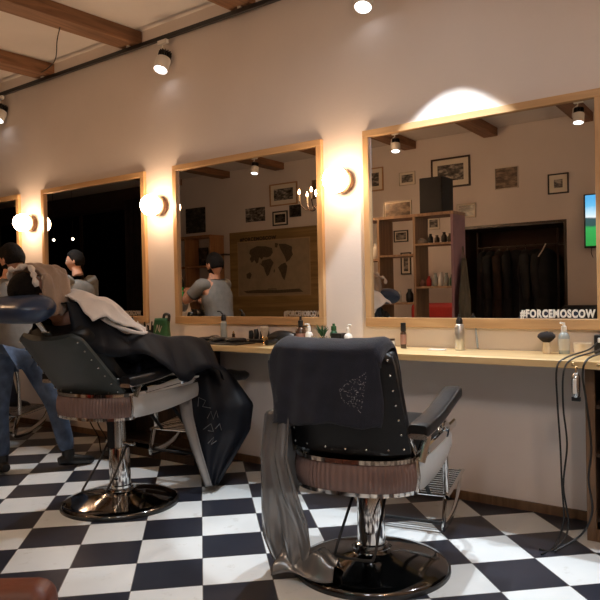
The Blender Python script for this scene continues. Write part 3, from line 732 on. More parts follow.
    def backpanel(y_off, th, m_, nm, w_top, w_bot, zlo, zhi, lab=None, bev=.02):
        mb = MB(); n = 14; rows = []
        for j in range(n + 1):
            v = j / n; z = lerp(zlo, zhi, v); wv = lerp(w_bot, w_top, v)
            if v > .86: wv -= (1 - math.sqrt(max(0, 1 - ((v - .86) / .14) ** 2))) * .05
            row = []
            for side in (0, 1):
                ks = range(17) if side == 0 else range(16, -1, -1)
                for k in ks:
                    u = k / 16 * 2 - 1
                    x = u * wv; bow = -.035 * (1 - u * u)
                    y = -.225 + y_off + bow + (th / 2 if side else -th / 2) * (1 - abs(u) ** 6 * .5)
                    row.append(mb.bm.verts.new(g(x, y, z)))
            rows.append(row)
        L = len(rows[0])
        for j in range(n):
            for k in range(L): mb.bm.faces.new((rows[j][k], rows[j][(k + 1) % L], rows[j + 1][(k + 1) % L], rows[j + 1][k]))
        mb.bm.faces.new(rows[0][::-1]); mb.bm.faces.new(rows[-1])
        return mb.build(nm, m_, t, smooth=True, sharp=55, label=lab)
    dark = towelled
    backpanel(.055, .09, 'leather', 'back_cushion', .22, .245, hz - .01, hz + BH - .01)
    bkp = backpanel(-.01, .035, 'leather' if dark else 'backleather', 'back_shell', .235, .265, hz + .005, hz + BH)
    def stud(p): MB().ball(p, .0058, 8, 6).build('stud', 'satin', t, smooth=True)
    for j in range(7):
        v = .06 + .86 * j / 6
        for s in (-1, 1):
            wv = lerp(.265, .235, v) - .02
            stud(g(s * wv, -.225 - .01 - .0175 - .006, hz + .005 + v * (BH - .005)))
    for u in (-.7, -.35, 0, .35, .7):
        stud(g(u * .26, -.225 - .01 - .0175 - .035 * (1 - u * u) - .001, hz + .03))
    # hinge arms
    for s in (-1, 1):
        MB().tube([(s * .25, -.14, z1 + .0), (s * .262, -.19, hz), g(s * .25, -.22, hz + .1)], .013, 8, flat=(1, .6)).build('hinge_arm', 'chrome', t, smooth=True)
    # headrest
    if headrest:
        MB().box(g(.02, -.245, hz + BH - .04), (.06, .010, .14), Matrix.Rotation(R(recline), 3, 'X')).build('headrest_plate', 'satin', t, bevel=.003)
        MB().box(g(.02, -.245, hz + BH + .09), (.035, .012, .24), Matrix.Rotation(R(recline), 3, 'X')).build('headrest_bar', 'satin', t, bevel=.003)
        def hr(u, v):
            a = 2 * PI * u; x = lerp(-.19, .19, v); k = min(1, (1 - abs(2 * v - 1) ** 5) + .05)
            q = Vector((.0, math.cos(a) * .125 * k, math.sin(a) * .072 * k))
            c_ = Vector(g(0, -.26, hz + BH + .21)); a2 = R(8)
            return (x, c_.y + q.y * math.cos(a2) - q.z * math.sin(a2), c_.z + q.y * math.sin(a2) + q.z * math.cos(a2))
        mb = MB().grid(hr, 24, 16, True)
        mb.build('headrest_cushion', 'blueleather', t, smooth=True, sharp=80, label='navy leather headrest cushion')
    # arm rests
    for s in (-1, 1):
        x = s * .302; za = z1 + .135 + arm_dz
        pth = smoothpath([(x, -.27, za + .002), (x, -.15, za + .006), (x, 0, za + .018), (x, .15, za + .042), (x, .28, za + .065), (x, .36, za + .074)], 4)
        rr = [.040] + [.046] * (len(pth) - 2) + [.042]
        MB().tube(pth, rr, 24, flat=(.95, .62), sq=.45).build('armrest_pad', 'leather', t, smooth=True, sharp=60)
        MB().tube([pth[-1] - Vector((0, .006, 0)), pth[-1] + Vector((0, .004, 0))], .038, 24, flat=(.95, .66), sq=.45).build('armrest_cap', 'chrome', t, smooth=True)
        pth2 = [Vector((p.x, p.y, p.z - .022)) for p in pth]
        MB().tube(pth2, [.038] * len(pth2), 20, flat=(1.0, .3), sq=.5).build('armrest_trim', 'satin', t, smooth=True, sharp=60)
        MB().tube([(s * .282, -.17, z1 - .01), (s * .30, -.15, z1 + .07), (x, -.14, za - .04)], .022, 10, flat=(.5, 1)).build('armrest_post', 'satin', t, smooth=True)
        MB().tube(smoothpath([(s * .286, .26, z1 + .015), (x, .22, z1 + .07), (x - s * .0, .12, z1 + .09), (x, .16, za + .01)], 4), .013, 8).build('armrest_post', 'chrome', t, smooth=True)
        MB().tube([(s * .287, -.08, z1 + .02), (s * .287, .42, z1 + .045)], .016, 8, flat=(.8, 1.4)).build('side_rail', 'chrome', t, smooth=True)
    # foot rest
    fr = raise_rest; ct_ = rot_pts(None, R(fr), (.46, z0 + .05))
    for s in (-1, 1):
        x = s * .2
        MB().tube([ct_(*p) for p in smoothpath([(x, .40, z0 + .1), (x, .5, z1 + .045), (x, .555, z1 + .035), (x, .58, z0 + .07), (x, .585, z0 - .08), (x, .59, .19 + lift)], 4)], .0165, 12).build('footrest_tube', 'chrome', t, smooth=True)
        MB().tube([ct_(*p) for p in smoothpath([(x, .93, .235 + lift), (x, .86, .12 + lift), (x, .72, .05 + lift), (x, .55, .035 + lift), (x, .53, .06 + lift), (x, .565, .19 + lift)], 4)], .026, 8, flat=(.35, 1)).build('footrest_bow', 'chrome', t, smooth=True)
    mb = MB()
    for i in range(13):
        y = .56 + i * .029
        mb.tube([ct_(-.215, y, .192 + lift + i * .0035), ct_(.215, y, .192 + lift + i * .0035)], .0075, 6)
    for s in (-1, 1): mb.tube([ct_(s * .215, .545, .188 + lift), ct_(s * .215, .925, .236 + lift)], .010, 8)
    mb.build('foot_plate', 'chrome', t, smooth=True, sharp=60)
    mb = MB(); c1_, c2_ = ct_(-.2, .55, .05 + lift), ct_(.2, .55, .05 + lift)
    mb.tube([c1_, c2_], .009, 8); mb.build('heel_bar', 'blackmatt', t, smooth=True)
    for s in (-1, 1): MB().tube([ct_(s * .12, .34, z0 - .0), ct_(s * .12, .55, .2 + lift)], .011, 8).build('footrest_link', 'blackmatt', t, smooth=True)
    return t, g, hz, BH
C1 = (-1.61, -1.17, 0); A1 = R(11)
chair1, g1, hz1, BH1 = barber_chair('barber_chair', 'empty black and chrome barber chair with dark towel over its back, nearest the camera', C1, A1, 0, 17, False, True)
C2 = (-3.37, -1.18, 0); A2 = R(9)
chair2, g2, hz2, BH2 = barber_chair('barber_chair', 'reclined barber chair with a customer lying under dark cape and towels', C2, A2, .14, 42, True, False, 0, .46, -.05)
C3 = (-5.52, -1.2, 0)
chair3, g3, hz3, BH3 = barber_chair('barber_chair', 'black barber chair at far left, mostly hidden behind the standing barber', C3, R(12), .05, 14, False, False)
def loc_obj(o, C, A): o.location = C; o.rotation_euler = (0, 0, A); return o

# towel over chair 1 back
def towel1():
    t = thing('barber_towel', 'charcoal towel with rhinestone emblem draped over the empty chair back', 'towel', C1, A1)
    top = hz1 + BH1 + .012
    def f(u, v):
        # u across, v : 0 front hem .. 1 rear hem (v ~ .38 at the top edge)
        x = (u * 2 - 1); front = .25; 
        yb = -.20 - .045; 
        ytop_f, ytop_r = .02, -.055
        if v < .3:
            s = 1 - v / .3; z = top - s * front; y = .082 + .012 * s
        elif v < .45:
            s = (v - .3) / .15; a = PI * s; y = lerp(.082, -.062, (1 - math.cos(a)) / 2); z = top + .022 * math.sin(a)
        else:
            s = (v - .45) / .55; z = top - s * (.325 + .012 * math.sin(u * 9) - .015 * u); y = -.062 - .004 * s
        w = .245
        sh = -.03 - .05 * (max(0, v - .45) * 1.8)
        bow = -.035 * (1 - x * x)
        droop = 0
        if abs(x) > .86:
            droop = (abs(x) - .86) / .14
        fold = .007 * math.sin(u * 14 + v * 2) * min(1, max(0, (v - .5) * 2.5)) + .003 * math.sin(u * 31 + v * 6)
        z -= droop ** 2 * .045 * (1 if v < .5 else .3)
        X = x * w + sh + (.012 * math.sin(v * 9) if abs(x) > .9 else 0)
        return g1(X, -.225 + y + bow - fold, z)
    MB().grid(f, 46, 44).build('towel_cloth', 'towelnavy', t, smooth=True, solid=.007, sharp=80)
    # rhinestone emblem: scattered stones forming a winged triangular face
    mb = MB(); rnd = random.Random(4)
    pts = []
    tri = [(.02, .48), (1, 0), (.82, 1.0)]
    edges = [((.0, .45), (.35, .22)), ((.35, .22), (.62, .14)), ((.62, .14), (1, -.02)), ((1, -.02), (.93, .5)), ((.93, .5), (.85, 1)), ((.85, 1), (.45, .85)), ((.45, .85), (.1, .7)), ((.1, .7), (0, .45)),
             ((.3, .5), (.5, .35)), ((.5, .35), (.7, .5)), ((.7, .5), (.55, .65)), ((.55, .65), (.35, .6)), ((.05, .45), (.3, .48)), ((.7, .3), (.95, .25)), ((.6, .7), (.85, .72))]
    for a, b in edges:
        for k in range(7): s = k / 7; pts.append((lerp(a[0], b[0], s) + rnd.gauss(0, .02), lerp(a[1], b[1], s) + rnd.gauss(0, .02)))
    for k in range(45): pts.append((rnd.uniform(.25, .95), rnd.uniform(.15, .85)))
    for px, py in pts:
        u = .665 + px * .215; v = .60 + py * .27
        p = Vector(f(u, v)); p2 = g1(0, -1, 0); 
        q = p + Vector((0, -.0055, 0)); r = rnd.choice((.0011, .0015, .002))
        mb.ball(q, (r, r * .6, r), 5, 3)
    mb.build('rhinestone_emblem', 'crystal', t, label='glittering emblem of small stones')
    return t
towel1()

# grey satin cape hanging from left arm of chair 1 to the floor
def cape1():
    t = thing('satin_cape', 'silvery grey satin cape slipping from the left armrest down to the floor', 'cape', C1, A1)
    # (v, xl, yl, xr, yr, z) in chair coordinates : plan endpoints at descending heights
    # (v, z, outer forward point, corner point, rear point)
    rows = [(0, .755, -.300, .16, -.325, -.27, -.235, -.33), (.07, .735, -.345, .14, -.375, -.29, -.235, -.34), (.3, .55, -.365, .10, -.405, -.29, -.245, -.33), (.5, .40, -.38, .08, -.41, -.28, -.19, -.34),
            (.66, .28, -.39, .05, -.43, -.25, -.165, -.31), (.8, .17, -.40, .02, -.43, -.24, -.17, -.29), (.9, .09, -.38, -.02, -.40, -.23, -.19, -.27), (.96, .035, -.34, -.08, -.37, -.22, -.20, -.25), (1, .018, -.30, -.10, -.33, -.20, -.20, -.23)]
    def f(u, v):
        z, ax, ay, bx, by, cx, cy = curve_at(rows, v)
        if u < .45: k = u / .45; x = lerp(ax, bx, k); y = lerp(ay, by, k)
        else: k = (u - .45) / .55; x = lerp(bx, cx, k); y = lerp(by, cy, k)
        amp = .006 + .016 * v
        fo = math.sin(u * 19 + 1.3 * math.sin(v * 4)) * amp + math.sin(u * 10 + 3 + v * 3) * amp * .8
        x += fo * (1 if u < .45 else .15); y -= abs(fo) * (.2 if u < .45 else 1.1)
        z2 = z + (.02 * math.sin(u * 12) + .02) * max(0, v - .9) * 8
        return (x, y, max(.008, z2))
    MB().grid(f, 60, 50).build('cape_cloth', 'capegrey', t, smooth=True, solid=.004, sharp=80)
    # tail on the floor
    def g(u, v):
        x = lerp(-.34, -.06, v); w = lerp(.10, .055, v) * (1 - .25 * math.sin(v * 6))
        y = -.24 - .02 * v + (u * 2 - 1) * w
        z = .035 + .085 * math.sin(PI * u) * (1 - .1 * v) * (1 + .3 * math.sin(v * 11)) + .012 * math.sin(u * 15 + v * 5) + .02 * v
        return (x, y, max(.01, z) + (.09 if 0 else 0))
    MB().grid(g, 30, 34).build('cape_tail', 'capegrey', t, smooth=True, solid=.004, sharp=80)
    return t
cape1()

# ---------------------------------------------------------------- people
def mesh_from_mods(o):
    dg = bpy.context.evaluated_depsgraph_get(); dg.update()
    me = bpy.data.meshes.new_from_object(o.evaluated_get(dg)); return me
def skin_mesh(verts, edges, radii, root=0, sub=2):
    bm = bmesh.new(); lay = bm.verts.layers.skin.verify()
    vs = []
    for i, (p, r) in enumerate(zip(verts, radii)):
        v = bm.verts.new(p); rr = r if isinstance(r, tuple) else (r, r); v[lay].radius = rr; v[lay].use_root = (i == root); vs.append(v)
    for a, b in edges: bm.edges.new((vs[a], vs[b]))
    me = bpy.data.meshes.new('skin_tmp'); bm.to_mesh(me); bm.free()
    o = bpy.data.objects.new('skin_tmp', me); COL.objects.link(o)
    md = o.modifiers.new('skin', 'SKIN'); md.use_smooth_shade = True; md.branch_smoothing = .4
    s = o.modifiers.new('sub', 'SUBSURF'); s.levels = sub; s.render_levels = sub
    out = mesh_from_mods(o); bpy.data.objects.remove(o); return out
def head_bm(bm, c, fwd, up, H=.23):
    fwd = Vector(fwd).normalized(); up = Vector(up); up = (up - fwd * up.dot(fwd)).normalized(); rt = fwd.cross(up)
    c = Vector(c); k = H / .23
    def P(x, y, z): return c + (rt * x + fwd * y + up * z) * k
    n, mm = 36, 28; rings = []
    for j in range(mm + 1):
        th = PI * j / mm; ring = []
        for i in range(n):
            ph = 2 * PI * i / n; x = math.sin(th) * math.cos(ph); y = math.sin(th) * math.sin(ph); z = math.cos(th)
            X, Y, Z = x * .076, y * .095, z * .116
            if z < 0:
                f = -z; X *= 1 - .32 * f; 
                if y < 0: Y *= 1 - .55 * f
                else: Y *= 1 - .08 * f
            if y > .3:
                fr = (y - .3) / .7
                # brow, eye sockets, nose, mouth, chin
                Y += .004 * math.exp(-((Z - .022) / .01) ** 2) * fr
                for s in (-1, 1): Y -= .012 * math.exp(-((X - s * .03) / .014) ** 2 - ((Z - .004) / .012) ** 2)
                Y += .020 * math.exp(-(X / .010) ** 2) * math.exp(-((Z + .026) / .018) ** 2)
                Y += .008 * math.exp(-(X / .008) ** 2) * math.exp(-((Z + .002) / .014) ** 2)
                Y += .006 * math.exp(-(X / .022) ** 2 - ((Z + .062) / .009) ** 2)
                Y += .007 * math.exp(-(X / .02) ** 2 - ((Z + .098) / .014) ** 2)
            ring.append((X, Y, Z))
        rings.append(ring)
    vr = []
    for j, ring in enumerate(rings):
        if j in (0, mm): vr.append([bm.verts.new(P(*ring[0]))])
        else: vr.append([bm.verts.new(P(*q)) for q in ring])
    for a, b in zip(vr, vr[1:]):
        for i in range(n):
            if len(a) == 1: bm.faces.new((a[0], b[i], b[(i + 1) % n]))
            elif len(b) == 1: bm.faces.new((a[i], a[(i + 1) % n], b[0]))
            else: bm.faces.new((a[i], a[(i + 1) % n], b[(i + 1) % n], b[i]))
    tmp = MB(); tmp.bm.free(); tmp.bm = bm
    B = Matrix((rt, fwd, up)).transposed()
    for s in (-1, 1): tmp.ball(P(s * .077, -.008, -.006), (.011 * k, .02 * k, .033 * k), 12, 8, B @ Matrix.Rotation(s * .35, 3, 'Z'))
    return P, B, k
def hand_chains(wrist, direction, palm_n, side, curl=.5, L=.19):
    """returns list of (verts, radii) chains"""
    d = Vector(direction).normalized(); n = Vector(palm_n); n = (n - d * n.dot(d)).normalized(); s = d.cross(n) * side
    w = Vector(wrist); ch = []
    palm = [(w, .021), (w + d * .045, (.034)), (w + d * .085, (.034))]
    ch.append(palm)
    for i, (o_, ln) in enumerate(((-.03, .078), (-.01, .086), (.011, .08), (.03, .062))):
        base = w + d * .075 + s * o_
        p = [base - d * .02]; dirv = d.copy(); q = base; p.append(q)
        for kk, fr_ in enumerate((.45, .3, .25)):
            dirv = (dirv * math.cos(curl * .75) + n * math.sin(curl * .75)).normalized() if kk else (d * math.cos(curl * .5) + n * math.sin(curl * .5)).normalized()
            q = q + dirv * ln * fr_; p.append(q)
        ch.append(list(zip(p, (.011, .0105, .0095, .0085, .0075))))
    tb = w + d * .02 - s * .02; td = (d * .75 - s * .65 + n * .35).normalized(); p = [tb, tb + td * .035, tb + td * .062 + n * .004, tb + td * .062 + (td + d * .4 + n * .3).normalized() * .028]
    ch.append(list(zip(p, (.015, .012, .0105, .009))))
    return ch
def biggest(me):
    bm = bmesh.new(); bm.from_mesh(me); seen = set(); isl = []
    for v in bm.verts:
        if v.index in seen: continue
        st = [v]; seen.add(v.index); cur = []
        while st:
            q = st.pop(); cur.append(q)
            for e in q.link_edges:
                o_ = e.other_vert(q)
                if o_.index not in seen: seen.add(o_.index); st.append(o_)
        isl.append(cur)
    isl.sort(key=len); print('ISLANDS', [len(i) for i in isl][-6:])
    for c_ in isl[:-1]:
        if len(c_) < .02 * len(isl[-1]): bmesh.ops.delete(bm, geom=c_, context='VERTS')
    bm.to_mesh(me); bm.free(); return me
def person(label, joints, head_c, fwd, up, shirt='tee', trousers='jeans', hands=True, hair='short', H=.23, legs=True, beard=True, feet=None, shoes='shoe', sleeve=.62):
    """joints: dict of world positions"""
    J = {k: Vector(v) for k, v in joints.items()}
    root = thing('person', label, 'person', (J['pelvis'].x, J['pelvis'].y, 0))
    off = Vector((J['pelvis'].x, J['pelvis'].y, 0))
    names = ['pelvis', 'waist', 'chest', 'neckb', 'neck', 'shR', 'elR', 'wrR', 'shL', 'elL', 'wrL']
    rad = {'pelvis': (.135, .105), 'waist': (.128, .10), 'chest': (.150, .115), 'neckb': (.07, .06), 'neck': .052, 'shR': .062, 'elR': .043, 'wrR': .027, 'shL': .062, 'elL': .043, 'wrL': .027,
           'hipR': .092, 'knR': .058, 'anR': .038, 'hipL': .092, 'knL': .058, 'anL': .038}
    ed = [('pelvis', 'waist'), ('waist', 'chest'), ('chest', 'neckb'), ('neckb', 'neck'), ('chest', 'shR'), ('shR', 'elR'), ('elR', 'wrR'), ('chest', 'shL'), ('shL', 'elL'), ('elL', 'wrL')]
    if legs:
        names += ['hipR', 'knR', 'anR', 'hipL', 'knL', 'anL']; ed += [('pelvis', 'hipR'), ('hipR', 'knR'), ('knR', 'anR'), ('pelvis', 'hipL'), ('hipL', 'knL'), ('knL', 'anL')]
    ix = {n: i for i, n in enumerate(names)}
    me = skin_mesh([J[n] - off for n in names], [(ix[a], ix[b]) for a, b in ed], [rad[n] for n in names])
    bm = bmesh.new(); bm.from_mesh(me)
    P, B, k = head_bm(bm, Vector(head_c) - off, fwd, up, H)
    mb = MB(); mb.bm.free(); mb.bm = bm
    mb.tube([J['neckb'] - off, J['neck'] - off, Vector(head_c) - off - Vector(up).normalized() * .05], [.062, .052, .05], 16)
    if hands:
        for sd, a, b in ((1, 'elR', 'wrR'), (-1, 'elL', 'wrL')):
            d = J[b] - J[a]
            for ch in hand_chains(J[b] - off, d, Vector((0, 0, -1)), sd):
                me2 = skin_mesh([c[0] for c in ch], [(i, i + 1) for i in range(len(ch) - 1)], [((c[1] * 1.1, c[1] * .55) if len(ch) == 3 and i_ else c[1]) for i_, c in enumerate(ch)], sub=1)
                bm.from_mesh(me2)
    me3 = bpy.data.meshes.new('body'); bm.to_mesh(me3); bm.free()
    o = bpy.data.objects.new('body', me3); COL.objects.link(o)
    rm = o.modifiers.new('r', 'REMESH'); rm.mode = 'VOXEL'; rm.voxel_size = .006; rm.use_smooth_shade = True
    sm = o.modifiers.new('s', 'SMOOTH'); sm.iterations = 2; sm.factor = .4
    me4 = mesh_from_mods(o); bpy.data.objects.remove(o)
    me4 = biggest(me4)
    body = bpy.data.objects.new('body', me4); COL.objects.link(body); body.parent = root; me4.materials.clear(); me4.materials.append(M['skin'])
    for p_ in me4.polygons: p_.use_smooth = True
    # shirt
    cut = .45
    sh = {n: J[n] - off for n in J}
    sv = ['hem', 'pelvis', 'waist', 'chest', 'neckb', 'shR', 'shL']
    if sleeve > 1: sh['eR'] = sh['wrR']; sh['eL'] = sh['wrL']
    else: sh['eR'] = sh['shR'].lerp(sh['elR'], sleeve); sh['eL'] = sh['shL'].lerp(sh['elL'], sleeve)
    sh['hem'] = sh['pelvis'] + (sh['pelvis'] - sh['waist']) * .45
    sh['neckb'] = sh['chest'].lerp(sh['neckb'], .86)
    sr = {'hem': (.172, .150), 'pelvis': (.172, .150), 'waist': (.16, .135), 'chest': (.182, .148), 'neckb': (.085, .075), 'shR': .086, 'shL': .086, 'eR': .070, 'eL': .070}
    se = [('hem', 'pelvis'), ('pelvis', 'waist'), ('waist', 'chest'), ('chest', 'neckb'), ('chest', 'shR'), ('chest', 'shL')]
    si = {n: i for i, n in enumerate(sv)}
    ms_ = skin_mesh([sh[n] for n in sv], [(si[a], si[b]) for a, b in se], [sr[n] for n in sv])
    mb = MB(); mb.bm.from_mesh(ms_)
    for s_ in 'RL':
        a_, b_, c_ = sh['chest'].lerp(sh['sh' + s_], .6), sh['sh' + s_], sh['e' + s_]
        pth = [a_, b_] + ([sh['el' + s_]] if sleeve > 1 else [b_.lerp(c_, .5)]) + [c_]
        mb.tube(smoothpath(pth, 4), [.056, .062, .065, .067, .068, .067, .066, .065, .064, .063, .062, .062, .062] if sleeve < 1 else [.060, .066, .070, .070, .070, .068, .066, .062, .058, .054, .050, .046, .044], 18)
    mb.bm.to_mesh(ms_); mb.bm.free()
    so = bpy.data.objects.new('t_shirt', ms_); COL.objects.link(so); so.parent = root; ms_.materials.clear(); ms_.materials.append(M[shirt])
    if legs:
        tv = ['pelvis', 'hipR', 'knR', 'anR', 'hipL', 'knL', 'anL']; tr = {'pelvis': (.142, .118), 'hipR': .108, 'knR': .075, 'anR': .062, 'hipL': .108, 'knL': .075, 'anL': .062}
        te = [('pelvis', 'hipR'), ('hipR', 'knR'), ('knR', 'anR'), ('pelvis', 'hipL'), ('hipL', 'knL'), ('knL', 'anL')]; ti = {n: i for i, n in enumerate(tv)}
        mt_ = skin_mesh([J[n] - off for n in tv], [(ti[a], ti[b]) for a, b in te], [tr[n] for n in tv])
        to = bpy.data.objects.new('trousers', mt_); COL.objects.link(to); to.parent = root; mt_.materials.clear(); mt_.materials.append(M[trousers])
        for s_, d_ in (feet or {}).items():
            a = J['an' + s_] - off; d = Vector((d_[0], d_[1], 0)).normalized(); q = Vector((a.x, a.y, 0)); 
            up_ = Vector((0, 0, 1))
            if len(d_) == 3: d = Vector(d_).normalized(); up_ = Vector((0, 0, 1)); q = a - Vector((0, 0, .04))
            mb = MB()
            pth = [q - d * .07 + up_ * .055, q - d * .03 + up_ * .06, q + d * .03 + up_ * .055, q + d * .10 + up_ * .038, q + d * .16 + up_ * .03, q + d * .19 + up_ * .027]
            mb.tube(pth, [.035, .05, .05, .043, .04, .022], 14, flat=(.85, .85)); 
            mb.tube([q + up_ * .05, a + up_ * .03], [.045, .046], 12)
            for v in mb.bm.verts: v.co.z = max(v.co.z, q.z + .004)
            mb.build('shoe', shoes, root, smooth=True, sharp=60)
    # hair
    mb = MB(); n, mm = 36, 20; g = []
    rnd = random.Random(2)
    for j in range(mm + 1):
        th = (PI * .62) * j / mm; ring = []
        for i in range(n):
            ph = 2 * PI * i / n; x = math.sin(th) * math.cos(ph); y = math.sin(th) * math.sin(ph); z = math.cos(th)
            lim = .34 if y > 0.2 else -.9
            kx = 1.10 + .02 * rnd.random()
            zm = curve_at([(-1, -.85), (-.5, -.72), (-.15, -.16), (.15, .16), (.45, .42), (1, .60)], y / max(.05, math.sqrt(max(1e-4, 1 - z * z))))[0]
            if z < zm or y > .25:
                zc = max(z, zm)
                sc_ = math.sqrt(max(0, 1 - zc * zc)) / max(1e-4, math.sqrt(max(1e-4, 1 - z * z))) if z < zm else 1
                X, Y, Z = x * sc_ * .076 * kx, y * sc_ * .095 * kx, zc * .116 * kx
            else:
                X, Y, Z = x * .076 * kx, y * .095 * kx * 1.03, z * .116 * kx
                if z < 0: X *= 1 - .3 * -z; Y *= 1 - .35 * -z
            ring.append(P(X, Y, Z))
        g.append([mb.bm.verts.new(q) for q in (ring if j else [ring[0]])])
    for a, b in zip(g, g[1:]):
        for i in range(n):
            if len(a) == 1: mb.bm.faces.new((a[0], b[i], b[(i + 1) % n]))
            else: mb.bm.faces.new((a[i], a[(i + 1) % n], b[(i + 1) % n], b[i]))
    mb.build('hair', 'hair', root, smooth=True, sharp=80, solid=.006)
    mb = MB()
    for s in (-1, 1): mb.ball(P(s * .03, .079, .004), .0115 * k, 12, 8)
    mb.build('eyes', 'eyewhite', root, smooth=True)
    mb = MB()
    for s in (-1, 1):
        mb.ball(P(s * .03, .0888, .004), (.005 * k), 8, 6)
        mb.tube([P(s * .014, .093, .021), P(s * .03, .094, .026), P(s * .046, .084, .021)], [.003, .004, .002], 6)
    mb.build('brows', 'hair', root, smooth=True)
    if beard:
        mb = MB(); 
        def bf(u, v):
            ph = lerp(-.05 * PI, 1.05 * PI, u); th = lerp(.60, .93, v) * PI; x = math.sin(th) * math.cos(ph); y = math.sin(th) * math.sin(ph); z = math.cos(th); f = -z
            X, Y, Z = x * .076 * (1 - .32 * f) * 1.06, y * .095 * (1 - .08 * f) * 1.07, z * .116 * 1.04
            return P(X, Y, Z)
        mb.grid(bf, 24, 8).build('beard', 'hair', root, smooth=True, solid=.004)
    for o_ in root.children:
        if o_.type == 'MESH' and o_.name.startswith(('t_shirt', 'trousers')):
            for p_ in o_.data.polygons: p_.use_smooth = True
    return root
dx, dy = -.0, 0.
barberJ = dict(pelvis=(-4.63, -1.10, .90), waist=(-4.66, -1.10, 1.08), chest=(-4.69, -1.09, 1.26), neckb=(-4.69, -1.08, 1.40), neck=(-4.68, -1.08, 1.465),
               shR=(-4.70, -.92, 1.34), elR=(-4.88, -.86, 1.18), wrR=(-5.02, -1.03, 1.28), shL=(-4.72, -1.26, 1.34), elL=(-4.88, -1.31, 1.15), wrL=(-5.03, -1.18, 1.19),
               hipR=(-4.60, -1.0, .84), knR=(-4.44, -.90, .47), anR=(-4.39, -.84, .11), hipL=(-4.63, -1.2, .84), knL=(-4.66, -1.22, .46), anL=(-4.63, -1.22, .11))
person('standing barber in grey t-shirt and blue jeans at far left, seen from behind', barberJ, (-4.675, -1.075, 1.535), (-1, -.12, -.25), (0, 0, 1), feet={'R': (.25, 1), 'L': (-1, .1)}, H=.225)
manJ = dict(pelvis=(-6.45, -.80, .95), waist=(-6.46, -.80, 1.12), chest=(-6.48, -.80, 1.34), neckb=(-6.5, -.80, 1.49), neck=(-6.51, -.80, 1.54),
            shR=(-6.48, -.63, 1.43), elR=(-6.52, -.58, 1.16), wrR=(-6.68, -.62, 1.0), shL=(-6.48, -.97, 1.43), elL=(-6.52, -1.02, 1.16), wrL=(-6.68, -.98, 1.0),
            hipR=(-6.45, -.71, .89), knR=(-6.47, -.70, .49), anR=(-6.44, -.69, .11), hipL=(-6.45, -.89, .89), knL=(-6.47, -.9, .49), anL=(-6.44, -.91, .11))
person('dark haired man in grey t-shirt whose profile shows in the dark mirror', manJ, (-6.54, -.80, 1.645), (-.8, .6, .02), (0, 0, 1), feet={'R': (-1, 0), 'L': (-1, 0)}, beard=False)
def W2(x, y, z, C=C2, A=A2):
    v = Matrix.Rotation(A, 3, 'Z') @ Vector((x, y, z)); return Vector((C[0] + v.x, C[1] + v.y, v.z))
cz = .14
cust = dict(pelvis=W2(0, .0, .82), waist=W2(0, -.13, .93), chest=W2(-.01, -.28, 1.06), neckb=W2(-.02, -.42, 1.17), neck=W2(-.03, -.47, 1.20),
            shR=W2(.15, -.33, 1.11), elR=W2(.22, -.13, .93), wrR=W2(.10, .06, .93), shL=W2(-.17, -.33, 1.11), elL=W2(-.23, -.13, .93), wrL=W2(-.10, .06, .93),
            hipR=W2(.09, .06, .81), knR=W2(.12, .50, .83), anR=W2(.20, .88, .66), hipL=W2(-.09, .06, .81), knL=W2(-.08, .50, .83), anL=W2(.04, .88, .64))
fdir = W2(.35, 1, .1) - W2(0, 0, 0)
person('customer lying back in the reclined chair, face wrapped in a taupe towel', cust, W2(-.05, -.59, 1.285), W2(0, .35, .92) - W2(0, 0, 0), W2(0, -1, .35) - W2(0, 0, 0), shirt='capedark', trousers='jeansdark', beard=False, sleeve=2,
       feet={'R': tuple(fdir), 'L': tuple(fdir)})
C3t = C3; A3 = R(12)
def W3(x, y, z): return W2(x, y, z, C3t, A3)
c3 = dict(pelvis=W3(0, -.0, .76), waist=W3(0, -.06, .92), chest=W3(0, -.11, 1.08), neckb=W3(0, -.13, 1.21), neck=W3(0, -.13, 1.26),
          shR=W3(.16, -.1, 1.16), elR=W3(.22, .02, .93), wrR=W3(.12, .2, .86), shL=W3(-.16, -.1, 1.16), elL=W3(-.22, .02, .93), wrL=W3(-.12, .2, .86),
          hipR=W3(.09, .06, .74), knR=W3(.12, .46, .74), anR=W3(.12, .58, .34), hipL=W3(-.09, .06, .74), knL=W3(-.12, .46, .74), anL=W3(-.12, .58, .34))
person('customer seated in the far left chair under a pale cape', c3, W3(0, -.11, 1.35), W3(0, 1, 0) - W3(0, 0, 0), (0, 0, 1), shirt='tee', trousers='jeansdark', beard=False, sleeve=2, feet={'R': tuple(W3(0, 1, -.15) - W3(0, 0, 0)), 'L': tuple(W3(0, 1, -.15) - W3(0, 0, 0))})
# pale cape on customer 3
def cape3():
    t = thing('barber_cape', 'pale cape over the customer in the far left chair', 'cape', C3, A3)
    def f(u, v):
        a = 2 * PI * u; cx, sy = math.cos(a), math.sin(a)
        pr = [(0, .075, .07, 1.215, -.12), (.2, .20, .13, 1.18, -.10), (.4, .27, .19, 1.05, -.06), (.7, .30, .30, .90, .06), (.85, .32, .40, .84, .14), (1, .33, .43, .74, .15)]
        rx, ry, z, cy = curve_at(pr, v)
        r = 1 + .03 * math.sin(9 * a) * v
        return (cx * rx * r, cy + sy * ry * r, z + .012 * math.sin(7 * a) * v)
    MB().grid(f, 60, 24, True).build('cape_cloth', 'towelwhite', t, smooth=True, solid=.004, sharp=80)
cape3()
t = thing('spray_bottle', 'bright green spray bottle held by the standing barber', 'bottle', (-5.10, -1.04, 1.19))
MB().lathe([(0, 0), (.024, 0), (.026, .01), (.026, .08), (.012, .1), (0, .1)], n=16).build('body', 'brightgreen', t, smooth=True)
MB().lathe([(0, .098), (.014, .098), (.012, .135), (0, .137)], n=12).build('trigger', 'brightgreen', t, smooth=True)

